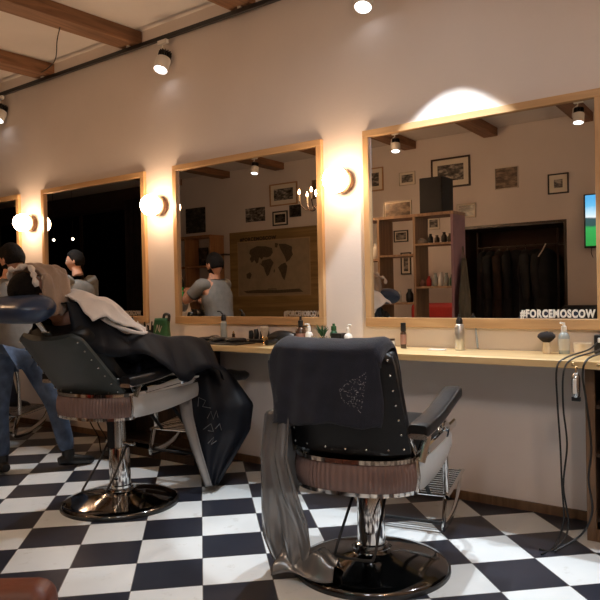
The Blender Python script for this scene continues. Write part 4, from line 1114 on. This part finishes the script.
# cape over customer 2
def cape2():
    t = thing('barber_cape', 'black barber cape over the lying customer, falling past the knees to the floor', 'cape', C2, A2)
    cen = [(-.50, 1.23, .16), (-.38, 1.22, .24), (-.2, 1.13, .30), (-.05, 1.06, .36), (.15, 1.0, .40), (.35, .985, .41), (.52, .965, .40), (.60, .95, .36)]
    def f(u, v):
        y = lerp(-.50, .60, v); z, w = curve_at(cen, y); x = u * 2 - 1
        # legs form two ridges, cloth hangs at the sides
        side = max(0, abs(x) - .7) ** 1.3 * 4.5
        dip = .045 * math.exp(-(x / .28) ** 2) * max(0, min(1, (y - .1) * 3))
        z2 = z - side * (.24 + .05 * math.sin(v * 14)) - dip + .008 * math.sin(x * 9 + v * 11)
        X = x * w * (1 + .03 * math.sin(v * 17))
        if abs(x) > .75: X += math.copysign(.02 * math.sin(v * 23) * (abs(x) - .75) * 4, x)
        return (X, y, z2)
    MB().grid(f, 44, 60).build('cape_cloth', 'capedark', t, smooth=True, solid=.004, sharp=80)
    # the fall in front: from the right knee edge down to the floor
    def W(p):  # world -> chair coordinates
        v = Matrix.Rotation(-A2, 3, 'Z') @ (Vector(p) - Vector(C2)); return v
    L_ = [(0, -3.24, -.75, .935), (.25, -3.275, -.75, .72), (.5, -3.235, -.75, .47), (.75, -3.155, -.75, .26), (1, -3.07, -.74, .05)]
    R_ = [(0, -3.36, -.56, .90), (.2, -3.14, -.42, .72), (.45, -2.96, -.40, .52), (.65, -2.975, -.42, .35), (.85, -3.01, -.58, .16), (1, -3.02, -.70, .05)]
    def h(u, v):
        l = Vector(curve_at(L_, v)); r = Vector(curve_at(R_, v)); p = l.lerp(r, u)
        p += Vector((.85, -.5, 0)) * (.05 * math.sin(PI * u) * (1 - .5 * v) + .012 * math.sin(u * 14 + v * 6))
        return W(p)
    MB().grid(h, 30, 40).build('cape_fall', 'capedark', t, smooth=True, solid=.004, sharp=80)
    def hb(u, v):
        l = Vector(curve_at(L_, v)); w = lerp(.105, .045, v) ; p = l + Vector((.8, .6, 0)) * (u - .5) * w + Vector((.15, -.1, 0)) * .22
        p += Vector((.6, -.8, 0)) * .006 * math.sin(u * 6)
        return W(p)
    MB().grid(hb, 8, 40).build('cape_hem', 'hem', t, smooth=True, solid=.004, label='pale grey lining along the edge of the cape')
    o_ = (W(Vector((-3.1 + .5, -.6 - .45, 0))) - W(Vector((-3.1, -.6, 0)))).normalized() * .006
    glyphs = [((.18, .44), (.22, .38), (.30, .40), (.24, .44), (.34, .45)), ((.28, .52), (.34, .47), (.36, .53), (.42, .47), (.44, .52)), ((.20, .60), (.32, .56), (.34, .62), (.26, .61)),
              ((.24, .70), (.34, .66), (.30, .71), (.40, .69)), ((.38, .60), (.46, .57), (.48, .62))]
    for gl in glyphs:
        MB().tube([h(*a) + o_ for a in gl], .0024, 5).build('printed_letter', 'letterfaint', t, label='pale scribbled letter on the cape')
cape2()
# towels on customer 2
def towels():
    t = thing('face_towel', 'taupe towel wrapped over the face of the lying customer', 'towel', C2, A2)
    hc = Vector((-.05, -.55, 1.285))
    def f(u, v):
        a = lerp(-.62 * PI, .62 * PI, u) ; y = lerp(.13, -.065, v)
        r = .106 * math.sqrt(max(.12, 1 - (y / .24) ** 2)) + .012
        x = math.sin(a) * r * 1.02; z = math.cos(a) * r * 1.05 + .02
        hang = max(0, abs(a) - 1.35); z -= hang * .13 * (1 + .35 * math.sin(v * 3)); x *= 1 + .12 * hang
        k = .009 * math.sin(a * 5 + v * 9) + .005 * math.sin(v * 21 + a * 3) + .004 * math.sin(a * 13)
        return (hc.x + x * (1 + k * 5), hc.y + y + .02 * math.sin(a * 2), hc.z + z + k)
    MB().grid(f, 54, 30).build('towel_cloth', 'towelbrown', t, smooth=True, solid=.009, sharp=80)
    def f2(u, v):   # rolled rim near the forehead
        a = lerp(-.45 * PI, .45 * PI, v)
        return Vector((hc.x + math.sin(a) * .128, hc.y - .095 + .02 * math.sin(a * 4), hc.z + .015 + math.cos(a) * .118 + .01 * math.sin(a * 7)))
    MB().tube([f2(0, k / 24) for k in range(25)], [.012 + .007 * math.sin(k * 1.7) for k in range(25)], 8).build('rolled_edge', 'towelwhite', t, smooth=True)
    t = thing('neck_towel', 'off-white towel draped over the chest of the lying customer', 'towel', C2, A2)
    def f3(u, v):
        # u across chest, v from chin towards the lap
        y = lerp(-.47, -.03, v); x = (u * 2 - 1)
        w = lerp(.235, .05, v ** 1.3); cx = .045 + .175 * v
        zc = curve_at([(-.46, 1.25), (-.38, 1.285), (-.28, 1.26), (-.18, 1.19), (-.08, 1.10), (-.04, 1.06)], y)[0]
        dr = abs(x) ** 2.6 * lerp(.12, .025, v) + .05 * max(0, x) * math.sin(PI * v)
        if x > 0: dr *= 1.1
        kk = .010 * math.sin(x * 7 + v * 10) + .006 * math.sin(x * 15 - v * 7)
        return (cx + x * w, y + .01 * math.sin(x * 5), zc - dr + kk)
    MB().grid(f3, 44, 44).build('towel_cloth', 'towelwhite', t, smooth=True, solid=.010, sharp=80)
    def f4(u, v):   # brown inner fold showing below the white towel
        y = lerp(-.34, -.08, v); x = lerp(.10, .255, u); z = lerp(1.17, 1.05, v) - u * .055 * math.sin(PI * min(1, v * 1.1)) - .01
        return (x + .02 * math.sin(v * 3), y, z + .006 * math.sin(v * 12))
    MB().grid(f4, 14, 24).build('inner_fold', 'towelbrown', t, smooth=True, solid=.006, sharp=80, label='brown inner fold of the towel')
    def f5(u):
        y = lerp(-.36, -.03, u); return (.27 - .035 * math.cos(u * 5), y, lerp(1.14, 1.04, u) - .035 * math.sin(PI * u))
    MB().tube([f5(k / 20) for k in range(21)], [.014 - .006 * k / 20 for k in range(21)], 8).build('towel_edge', 'towelwhite', t, smooth=True)
    # tucked dark collar of cape under the head
towels()

# ---------------------------------------------------------------- the back of the room (seen in the mirrors)
arts = 0
def picture(x0, x1, z0, z1, frame, mount, fw_, label, cols=((.03, .03, .03), (.12, .11, .1), (.35, .32, .28)), y=YB, scale=9, name='framed_picture', cat='picture'):
    global arts; arts += 1
    t = thing(name, label, cat, ((x0 + x1) / 2, y + .001, (z0 + z1) / 2)); w_, h_ = (x1 - x0) / 2, (z1 - z0) / 2
    if frame:
        for nm, a, b in (('frame_rail', (-w_, 0, h_ - fw_), (w_, .022, h_)), ('frame_rail', (-w_, 0, -h_), (w_, .022, -h_ + fw_)), ('frame_stile', (-w_, 0, -h_ + fw_), (-w_ + fw_, .022, h_ - fw_)), ('frame_stile', (w_ - fw_, 0, -h_ + fw_), (w_, .022, h_ - fw_))):
            MB().b2(a, b).build(nm, frame, t, bevel=.002)
    if mount:
        MB().b2((-w_ + fw_, 0, -h_ + fw_), (w_ - fw_, .010, h_ - fw_)).build('mount', 'mat', t)
        k = mount
    else: k = 0
    MB().b2((-w_ + fw_ + k, .0, -h_ + fw_ + k), (w_ - fw_ - k, .013, h_ - fw_ - k)).build('print', art_mat('print art', *cols, scale, arts), t)
    return t
GR = ((.03, .03, .03), (.12, .11, .1), (.40, .37, .33)); DK = ((.015, .014, .013), (.04, .035, .03), (.10, .09, .08)); BR = ((.05, .03, .02), (.14, .1, .07), (.3, .22, .15))
picture(-5.62, -5.22, 2.78, 3.14, 'framewood', .06, .018, 'light wood framed picture at the left edge of the largest mirror reflection', GR)
picture(-4.945, -4.68, 2.815, 3.01, 'framesilver', .035, .006, 'small pale framed picture between the two larger framed prints', GR)
picture(-4.42, -3.82, 2.70, 3.134, 'framedark', .075, .026, 'wide dark framed print behind the black loudspeaker', GR)
picture(-3.465, -3.145, 2.60, 2.892, 'framesilver', .0, .008, 'silver edged brown picture above the coat niche', BR)
picture(-2.752, -2.487, 2.462, 2.726, 'frameblack', .06, .018, 'small black framed picture with pale mount near the television', GR)
picture(-4.03, -3.75, 2.25, 2.45, 'framesilver', .02, .004, 'small group photograph above the left corner of the coat niche', GR)
picture(-5.055, -4.815, 1.97, 2.147, 'frameblack', .02, .016, 'dark multi photo frame seen through the upper left shelf opening', GR)
picture(-4.495, -4.30, 2.12, 2.298, 'framesilver', .025, .008, 'small silver framed photo seen through the shelf above the ornaments', GR)
picture(-4.945, -4.775, 1.48, 1.81, 'frameblack', .03, .018, 'tall black framed photo seen through the shelf unit', GR)
picture(-7.46, -6.865, 2.727, 3.106, 'framewood', .07, .022, 'wide light wood framed photo above the world map board', GR)
picture(-8.02, -7.58, 2.50, 2.742, None, 0, 0, 'unframed photo print above the left side of the world map', GR)
picture(-7.405, -7.08, 2.39, 2.637, 'frameblack', .03, .022, 'black framed picture standing just above the map board', DK)
picture(-7.035, -6.80, 2.512, 2.713, 'frameblack', .0, .02, 'small black picture beneath the candle chandelier', DK)
picture(-6.56, -6.1, 2.77, 3.08, 'midwood', .0, .03, 'brown framed picture behind the candle chandelier', BR)
picture(-9.53, -9.02, 2.40, 2.87, None, 0, 0, 'dark unframed canvas above the orange wood shelves', DK)
# television
t = thing('wall_television', 'wall television showing a green field under blue sky', 'television', (-1.71, YB + .002, 2.07))
MB().b2((-.58, .04, -.34), (.58, .085, .34)).build('housing', 'black', t, bevel=.006)
MB().b2((-.15, 0, -.1), (.15, .04, .1)).build('wall_bracket', 'blackmatt', t)
def tvmat():
    m, tt, b = newmat('television image'); b.inputs['Base Color'].default_value = (0, 0, 0, 1); b.inputs['Roughness'].default_value = .2
    tc = nd(tt, 'ShaderNodeTexCoord'); sp = nd(tt, 'ShaderNodeSeparateXYZ'); tt.links.new(tc.outputs['Generated'], sp.inputs[0])
    n = nd(tt, 'ShaderNodeTexNoise', Scale=5.0, Detail=4.0); tt.links.new(tc.outputs['Generated'], n.inputs['Vector'])
    a = nd(tt, 'ShaderNodeMath', operation='MULTIPLY_ADD'); tt.links.new(n.outputs['Fac'], a.inputs[0]); a.inputs[1].default_value = .12; tt.links.new(sp.outputs['Z'], a.inputs[2])
    cr = nd(tt, 'ShaderNodeValToRGB'); e = cr.color_ramp.elements; e[0].position = 0; e[0].color = (.02, .30, .05, 1); e[1].position = 1; e[1].color = (.10, .45, .85, 1)
    for p, c_ in ((.42, (.04, .42, .10, 1)), (.47, (.03, .10, .09, 1)), (.60, (.04, .10, .12, 1)), (.63, (.85, .95, 1, 1)), (.72, (.6, .85, 1, 1)), (.85, (.15, .55, .9, 1))):
        q = e.new(p); q.color = c_
    tt.links.new(a.outputs[0], cr.inputs[0]); tt.links.new(cr.outputs[0], b.inputs['Emission Color']); b.inputs['Emission Strength'].default_value = 1.3
    return m
MB().b2((-.56, .0851, -.315), (.56, .087, .325)).build('screen', tvmat(), t)
MB().tube(smoothpath([(-.5, .05, -.34), (-.51, .03, -.40), (-.49, .02, -.46)], 4), .004, 6).build('power_lead', 'rubber', t, smooth=True)
# coat rack in the niche
t = thing('garment_rack', 'dark metal clothes rack inside the coat niche', 'clothes rack', (-3.24, YB - .35, 0))
MB().tube([(-.64, 0, 1.83), (.60, 0, 1.83)], .014, 10).build('rail', 'framedark', t, smooth=True)
for x in (-.64, .50):
    MB().tube([(x, 0, 0.02), (x, 0, 2.05)], .014, 8).build('post', 'framedark', t, smooth=True)
    MB().b2((x - .02, -.2, 0), (x + .02, .2, .02)).build('foot', 'framedark', t, bevel=.003)
def coat(x, m_, w_, hem, label, k, rz):
    t = thing('hanging_coat', label, 'coat', (x, YB - .35, 1.78), rz, 'coats on the rack in the niche')
    prof = [(0, .03, .03, 0), (.05, .10, .05, -.02), (.12, w_ * .85, .065, -.07), (.2, w_, .08, -.14), (.5, w_ * .92, .09, -.5), (1, w_ * 1.1, .11, -hem)]
    def f(u, v):
        a = 2 * PI * u; rx, ry, z = curve_at(prof, v); q = 1 + .09 * math.sin(6 * a + k) * v
        return (ry * math.sin(a) * q, rx * math.cos(a) * q, z)
    MB().grid(f, 36, 22, True).build('coat_body', m_, t, smooth=True, sharp=80)
    for s in (-1, 1):
        MB().tube(smoothpath([(0, s * w_ * .85, -.10), (.02, s * (w_ + .03), -.3), (.03, s * (w_ + .02), -.5), (.04, s * w_, -.68)], 4), [.06, .062, .06, .058, .056, .055, .052, .05, .05, .05, .05, .048, .045], 12).build('sleeve', m_, t, smooth=True)
    MB().tube(smoothpath([(0, 0, .0), (0, 0, .035), (0, .012, .062), (0, 0, .072)], 3), .0035, 6).build('hanger_hook', 'satin', t, smooth=True)
labs = ['black coat, first from the left on the rack', 'charcoal coat beside the leftmost black coat', 'rust brown coat between darker coats on the rack', 'black coat behind the canvas bag side of the rack, after the brown one',
        'bulky black coat in the middle of the rack', 'charcoal coat right of the bulky black coat', 'black coat next to the last one on the rack', 'dark coat at the right end of the rack']
for i, (x, mm) in enumerate(zip((-3.80, -3.68, -3.56, -3.44, -3.31, -3.18, -3.04, -2.90), ('coat1', 'coat3', 'coat2', 'coat1', 'coat1', 'coat3', 'coat1', 'coat3'))):
    coat(x, M[mm], .20 + .02 * (i % 3), .95 + .1 * ((i * 7) % 3), labs[i], i, R(90 if i == 4 else random.uniform(-12, 12) + (35 if i > 5 else 0)))
o = MB().tube(smoothpath([(-2.86, YB - .16, 1.80), (-2.84, YB - .14, 1.83), (-2.88, YB - .12, 1.74), (-2.93, YB - .1, 1.66)], 4), .008, 8).build('coat_hanger', 'cream', smooth=True); tag(o, 'pale wooden hanger showing among the dark coats', 'hanger')

# shelf unit
def shelf_unit(name, label, x0, x1, yf, d, top, ups, shelves, m_, side=None):
    t = thing(name, label, 'shelf unit', ((x0 + x1) / 2, yf - d / 2, 0)); h = (x1 - x0) / 2; cx = (x0 + x1) / 2
    MB().b2((-h, -d / 2, top - .035), (h, d / 2, top)).build('top_board', m_, t, bevel=.002)
    MB().b2((-h + .03, -d / 2, .04), (h - .03, d / 2, .07)).build('bottom_board', m_, t, bevel=.002)
    for i, u in enumerate(ups):
        mm = side if (side and i == len(ups) - 1) else m_
        MB().b2((u - cx - .015, -d / 2 + .001, 0), (u - cx + .015, d / 2 - .001, top - .035)).build('upright', mm, t, bevel=.002)
    for a, b, z in shelves: MB().b2((a - cx + .0155, -d / 2 + .002, z - .012), (b - cx - .0155, d / 2 - .002, z + .012)).build('shelf', m_, t, bevel=.002)
    return t
YU = -3.42; UD = .34; UT = 2.135
ups = [-4.86, -4.04, -3.53, -3.05]
ups = [-4.74, -4.19, -3.71, -3.235]
shelf_unit('shelf_unit', 'open wooden shelf unit carrying the black loudspeaker', -4.76, -3.215, YU, UD, UT, ups,
           [(ups[0], ups[1], 1.62), (ups[1], ups[2], 1.66), (ups[2], ups[3], 1.775), (ups[2], ups[3], 1.275), (ups[1], ups[2], 1.09), (ups[2], ups[3], .7), (ups[0], ups[1], .9)], 'shelf', 'purple')
t = thing('loudspeaker', 'black loudspeaker on top of the open wooden shelf unit', 'loudspeaker', (-3.50, YU - .18, UT + .0005))
MB().b2((-.145, -.15, 0), (.145, .15, .41)).build('cabinet', 'blackmatt', t, bevel=.008)
MB().b2((-.13, .1505, .015), (.13, .158, .395)).build('grille', 'black', t, bevel=.003)
picture(-4.22, -3.84, UT + .001, UT + .20, 'mat', .012, .008, 'pale framed photograph leaning on top of the shelf unit', BR, y=YU - .22)
def vase(x, y, z, h, r, m_, label, cat='vase', nm='vase'):
    o = MB().lathe([(0, 0), (r * .8, 0), (r, h * .15), (r, h * .6), (r * .55, h * .8), (r * .5, h * .92), (r * .6, h), (0, h)], n=20).build(nm, m_, smooth=True)
    o.location = (x, y, z + .0005); tag(o, label, cat); return o
vase(-4.30, YU - .14, 1.632, .20, .05, 'white', 'tall white bottle on the upper left shelf of the unit')
vase(-4.41, YU - .14, 1.632, .17, .045, 'white', 'shorter white bottle beside the tall one on the upper left shelf')
for i, (x, h, r, mm, lb) in enumerate([(-3.56, .07, .055, 'bristle', 'grey bowl at the left end of the ornament shelf'), (-3.45, .11, .03, 'black', 'dark figurine in the middle of the ornament shelf'), (-3.37, .09, .03, 'framedark', 'brown figurine beside the dark one on the ornament shelf'),
                                     (-3.28, .12, .032, 'black', 'black figurine on the ornament shelf'), (-3.20, .10, .04, 'canvas', 'olive jar at the right end of the ornament shelf')]):
    vase(x - .095, YU - .1, 1.787, h, r, mm, lb, 'ornament', 'ornament')
for i, (x, h, r, mm, lb) in enumerate([(-3.56, .08, .035, 'label', 'pink tin at the left end of the bottle shelf'), (-3.48, .12, .03, 'redcloth', 'red bottle on the bottle shelf'), (-3.40, .15, .03, 'bottleclear', 'grey bottle right of the red one'),
                                     (-3.33, .16, .03, 'white', 'white bottle in the middle of the bottle shelf'), (-3.26, .15, .028, 'bottleclear', 'tall grey bottle right of the white one'), (-3.19, .13, .03, 'green', 'green bottle at the right end of the bottle shelf')]):
    vase(x - .095, YU - .1, 1.287, h, r, mm, lb, 'bottle', 'product_bottle')
for i, (x, h, r, mm, lb) in enumerate([(-4.08, .12, .035, 'bottleclear', 'grey jar low behind the middle of the shelf unit'), (-3.97, .14, .03, 'white', 'white jar low in the middle of the shelf unit'), (-3.83, .16, .045, 'black', 'black pot low in the middle of the shelf unit')]):
    vase(x, YU - .1, 1.672 if 0 else 1.102, h, r, mm, lb, 'jar', 'jar')
# canvas bag hanging on the side
t = thing('canvas_bag', 'olive canvas apron hanging on the end of the shelf unit', 'apron', (-3.19, YU - .17, 1.72))
MB().grid(lambda u, v: (.02 + .03 * math.sin(PI * u) * v + .008 * math.sin(u * 20), (u - .5) * lerp(.10, .34, min(1, v * 1.6)), -.12 - v * .75), 24, 20).build('apron_cloth', 'canvas', t, smooth=True, solid=.006)
MB().tube(smoothpath([(.015, -.04, -.14), (.012, -.01, 0), (.012, .01, 0), (.015, .04, -.14)], 4), .006, 6).build('strap', 'canvas', t, smooth=True)
# sofas and chairs behind
def sofa(name, label, x, y, w_, d, h, m_, rz=0, seat=.42, ah=.16):
    t = thing(name, label, 'sofa' if w_ > 1.2 else 'armchair', (x, y, 0), rz)
    MB().b2((-w_ / 2, -d / 2, .08), (w_ / 2, d / 2, seat - .12)).build('base', m_, t, bevel=.03, seg=3)
    MB().b2((-w_ / 2 + .16, -d / 2 + .2, seat - .12), (w_ / 2 - .16, d / 2 + .01, seat)).build('seat_cushion', m_, t, bevel=.04, seg=3)
    MB().b2((-w_ / 2 + .02, -d / 2 - .02, seat - .2), (w_ / 2 - .02, -d / 2 + .2, h)).build('backrest', m_, t, bevel=.07, seg=4)
    for s in (-1, 1):
        MB().b2((s * w_ / 2, -d / 2, .08), (s * (w_ / 2 - .16), d / 2, seat + ah)).build('arm', m_, t, bevel=.06, seg=4)
        for q in (-1, 1): MB().b2((s * (w_ / 2 - .08) - .025, q * (d / 2 - .08) - .025, 0), (s * (w_ / 2 - .08) + .025, q * (d / 2 - .08) + .025, .085)).build('leg', 'darkwood', t)
    return t
sofa('sofa', 'black leather sofa against the back wall below the television', -1.55, -4.62, 1.9, .8, 1.02, 'leather')
sofa('armchair', 'red armchair seen through the bottom of the shelf unit', -4.15, -4.65, .75, .7, 1.06, 'redcloth')
sofa('armchair', 'brown leather armchair whose rounded arm pokes into the lower left corner', -1.90, -3.12, .80, .7, .74, 'brownleather', R(-52), seat=.32, ah=.09)

# map board
t = thing('map_board', 'large wooden board carrying a world map and a hashtag', 'board', (-7.38, YB + .001, 0))
MB().b2((-1.0, 0, .35), (1.02, .055, 2.335)).build('board', 'board', t, bevel=.004)
MB().b2((-.81, .055, 1.19), (.79, .06, 2.16)).build('map_border', 'mapline', t)
MB().b2((-.79, .06, 1.21), (.77, .064, 2.14)).build('map_sheet', 'mapsea', t)
def mp(px, py): return (lerp(-.79, .77, (px - 70) / 405), .0645, lerp(2.14, 1.21, (py - 105) / 325))
lands = [[(215, 222), (262, 212), (280, 238), (268, 262), (252, 308), (240, 318), (228, 285), (222, 262), (205, 246)],
         [(145, 150), (185, 132), (235, 136), (272, 150), (276, 178), (262, 198), (240, 205), (222, 200), (212, 215), (196, 200), (190, 232), (180, 238), (168, 215), (152, 232), (140, 208), (150, 190), (138, 172)],
         [(310, 128), (350, 130), (385, 150), (382, 175), (388, 195), (370, 225), (352, 238), (346, 215), (338, 195), (322, 165)],
         [(322, 250), (345, 240), (356, 262), (350, 300), (338, 345), (326, 325), (318, 300), (304, 268)],
         [(118, 300), (140, 288), (150, 305), (140, 330), (120, 325)], [(290, 120), (308, 126), (300, 150), (288, 145)], [(280, 280), (286, 276), (284, 296), (279, 296)], [(200, 236), (204, 236), (203, 246), (199, 244)],
         [(100, 405), (180, 398), (300, 402), (420, 396), (440, 415), (300, 420), (120, 418)]]
mb = MB()
for l in lands: mb.poly([mp(*p) for p in l], .001, (0, 1, 0))
mb.build('land_masses', 'mapland', t)
MB().tube([mp(245, 395), mp(292, 395), mp(292, 415), mp(245, 415)], .008, 6, closed=True).build('cartouche', 'mapland', t)
text('painted_hashtag', '#FORCEMOSCOW', .085, (-8.13 + 7.38, .0565, 2.165), 'letterblack', t, .0045, .0008, .83)
# orange shelf unit left of the map
shelf_unit('shelf_unit', 'orange wood shelves left of the world map board', -9.75, -8.5, YB + .42, .35, 2.30, [-9.73, -9.15, -8.52], [(-9.73, -9.15, 1.74), (-9.15, -8.52, 1.74), (-9.73, -9.15, 1.2), (-9.15, -8.52, 1.2)], 'orange')
picture(-9.05, -8.82, 1.755, 2.10, 'frameblack', 0, .015, 'black framed picture standing on the orange shelves', DK, y=YB + .15)
# thin shelves between
for i, z in enumerate((1.95, 1.45)):
    tag(MB().b2((-8.47, YB + .001, z - .012), (-8.40, YB + .2, z + .012)).build('wall_shelf', 'darkwood'), ('upper', 'lower')[i] + ' narrow dark wall shelf beside the map board', 'shelf')
# chandelier
t = thing('candle_chandelier', 'dark iron candle chandelier hanging behind the barber chairs, reflected in the map mirror', 'chandelier', (-4.72, -2.95, 2.36))
MB().tube([(0, 0, 0.05), (0, 0, CZ - 2.36 - .001)], .006, 8).build('chain_rod', 'framedark', t, smooth=True)
MB().lathe([(0, -.12), (.02, -.1), (.035, -.05), (.02, 0), (.03, .04), (.012, .08), (0, .09)], n=16).build('hub', 'framedark', t, smooth=True)
for k in range(6):
    a = 2 * PI * k / 6 + .3; ca, sa = math.cos(a), math.sin(a)
    arm = MB().tube(smoothpath([(0, 0, -.04), (.1 * ca, .1 * sa, -.12), (.2 * ca, .2 * sa, -.1), (.24 * ca, .24 * sa, -.02)], 5), .007, 8).build('arm', 'framedark', t, smooth=True)
    MB().cyl((.24 * ca, .24 * sa, -.02), (.24 * ca, .24 * sa, .06), .011).build('candle_tube', 'cream', arm, smooth=True)
    MB().lathe([(0, .06), (.012, .07), (.015, .085), (.009, .105), (0, .125)], (.24 * ca, .24 * sa, 0), 12).build('bulb', 'candle', arm, smooth=True)
spot_pt = bpy.data.lights.new('candle_light', 'POINT'); spot_pt.energy = CANDLE_W; spot_pt.color = CANDLE; spot_pt.shadow_soft_size = .05
pt = bpy.data.objects.new('candle_light', spot_pt); COL.objects.link(pt); pt.parent = t; pt.location = (0, 0, .08)
dup(t, (.35, -2.75, 2.45), .4, 'unseen second candle chandelier added at the right to warm the back wall')  # unseen copy added so the back wall gets even warm light
# small pendants far left
for i, (x, z) in enumerate(((-11.74, 2.355), (-11.13, 2.336))):
    t = thing('pendant_bulb', ('left', 'right')[i] + ' one of two tiny hanging bulbs in the dark mirror reflection', 'pendant lamp', (x, -4.0, z))
    MB().tube([(0, 0, .05), (0, 0, CZ - z - .001)], .004, 6).build('cord', 'rubber', t, smooth=True)
    MB().lathe([(0, .06), (.014, .055), (.016, .02), (0, .018)], n=12).build('socket', 'black', t, smooth=True)
    MB().ball((0, 0, 0), .024, 12, 8).build('bulb', 'bulb', t, smooth=True)
# curtain added to darken the back wall where it lies in dim light
mb = MB().grid(lambda u, v: (lerp(-11.25, -10.05, u), YB + .06 + .03 * math.sin(u * 50), lerp(.05, 3.2, v)), 120, 4)
tag(mb.build('curtain', 'curtain', smooth=True, solid=.006), 'dark brown curtain added to darken the dim wall beside the night window', 'curtain')
# hanging wire on the ceiling beam
o = MB().tube(smoothpath([(-4.62, -.66, 3.335), (-4.75, -.60, 3.28), (-4.95, -.48, 3.22), (-5.3, -.3, 3.27), (-5.68, -.14, 3.335)], 5), .0045, 6).build('hanging_wire', 'rubber', smooth=True); tag(o, 'thin dark wire strung between two ceiling beams', 'wire')
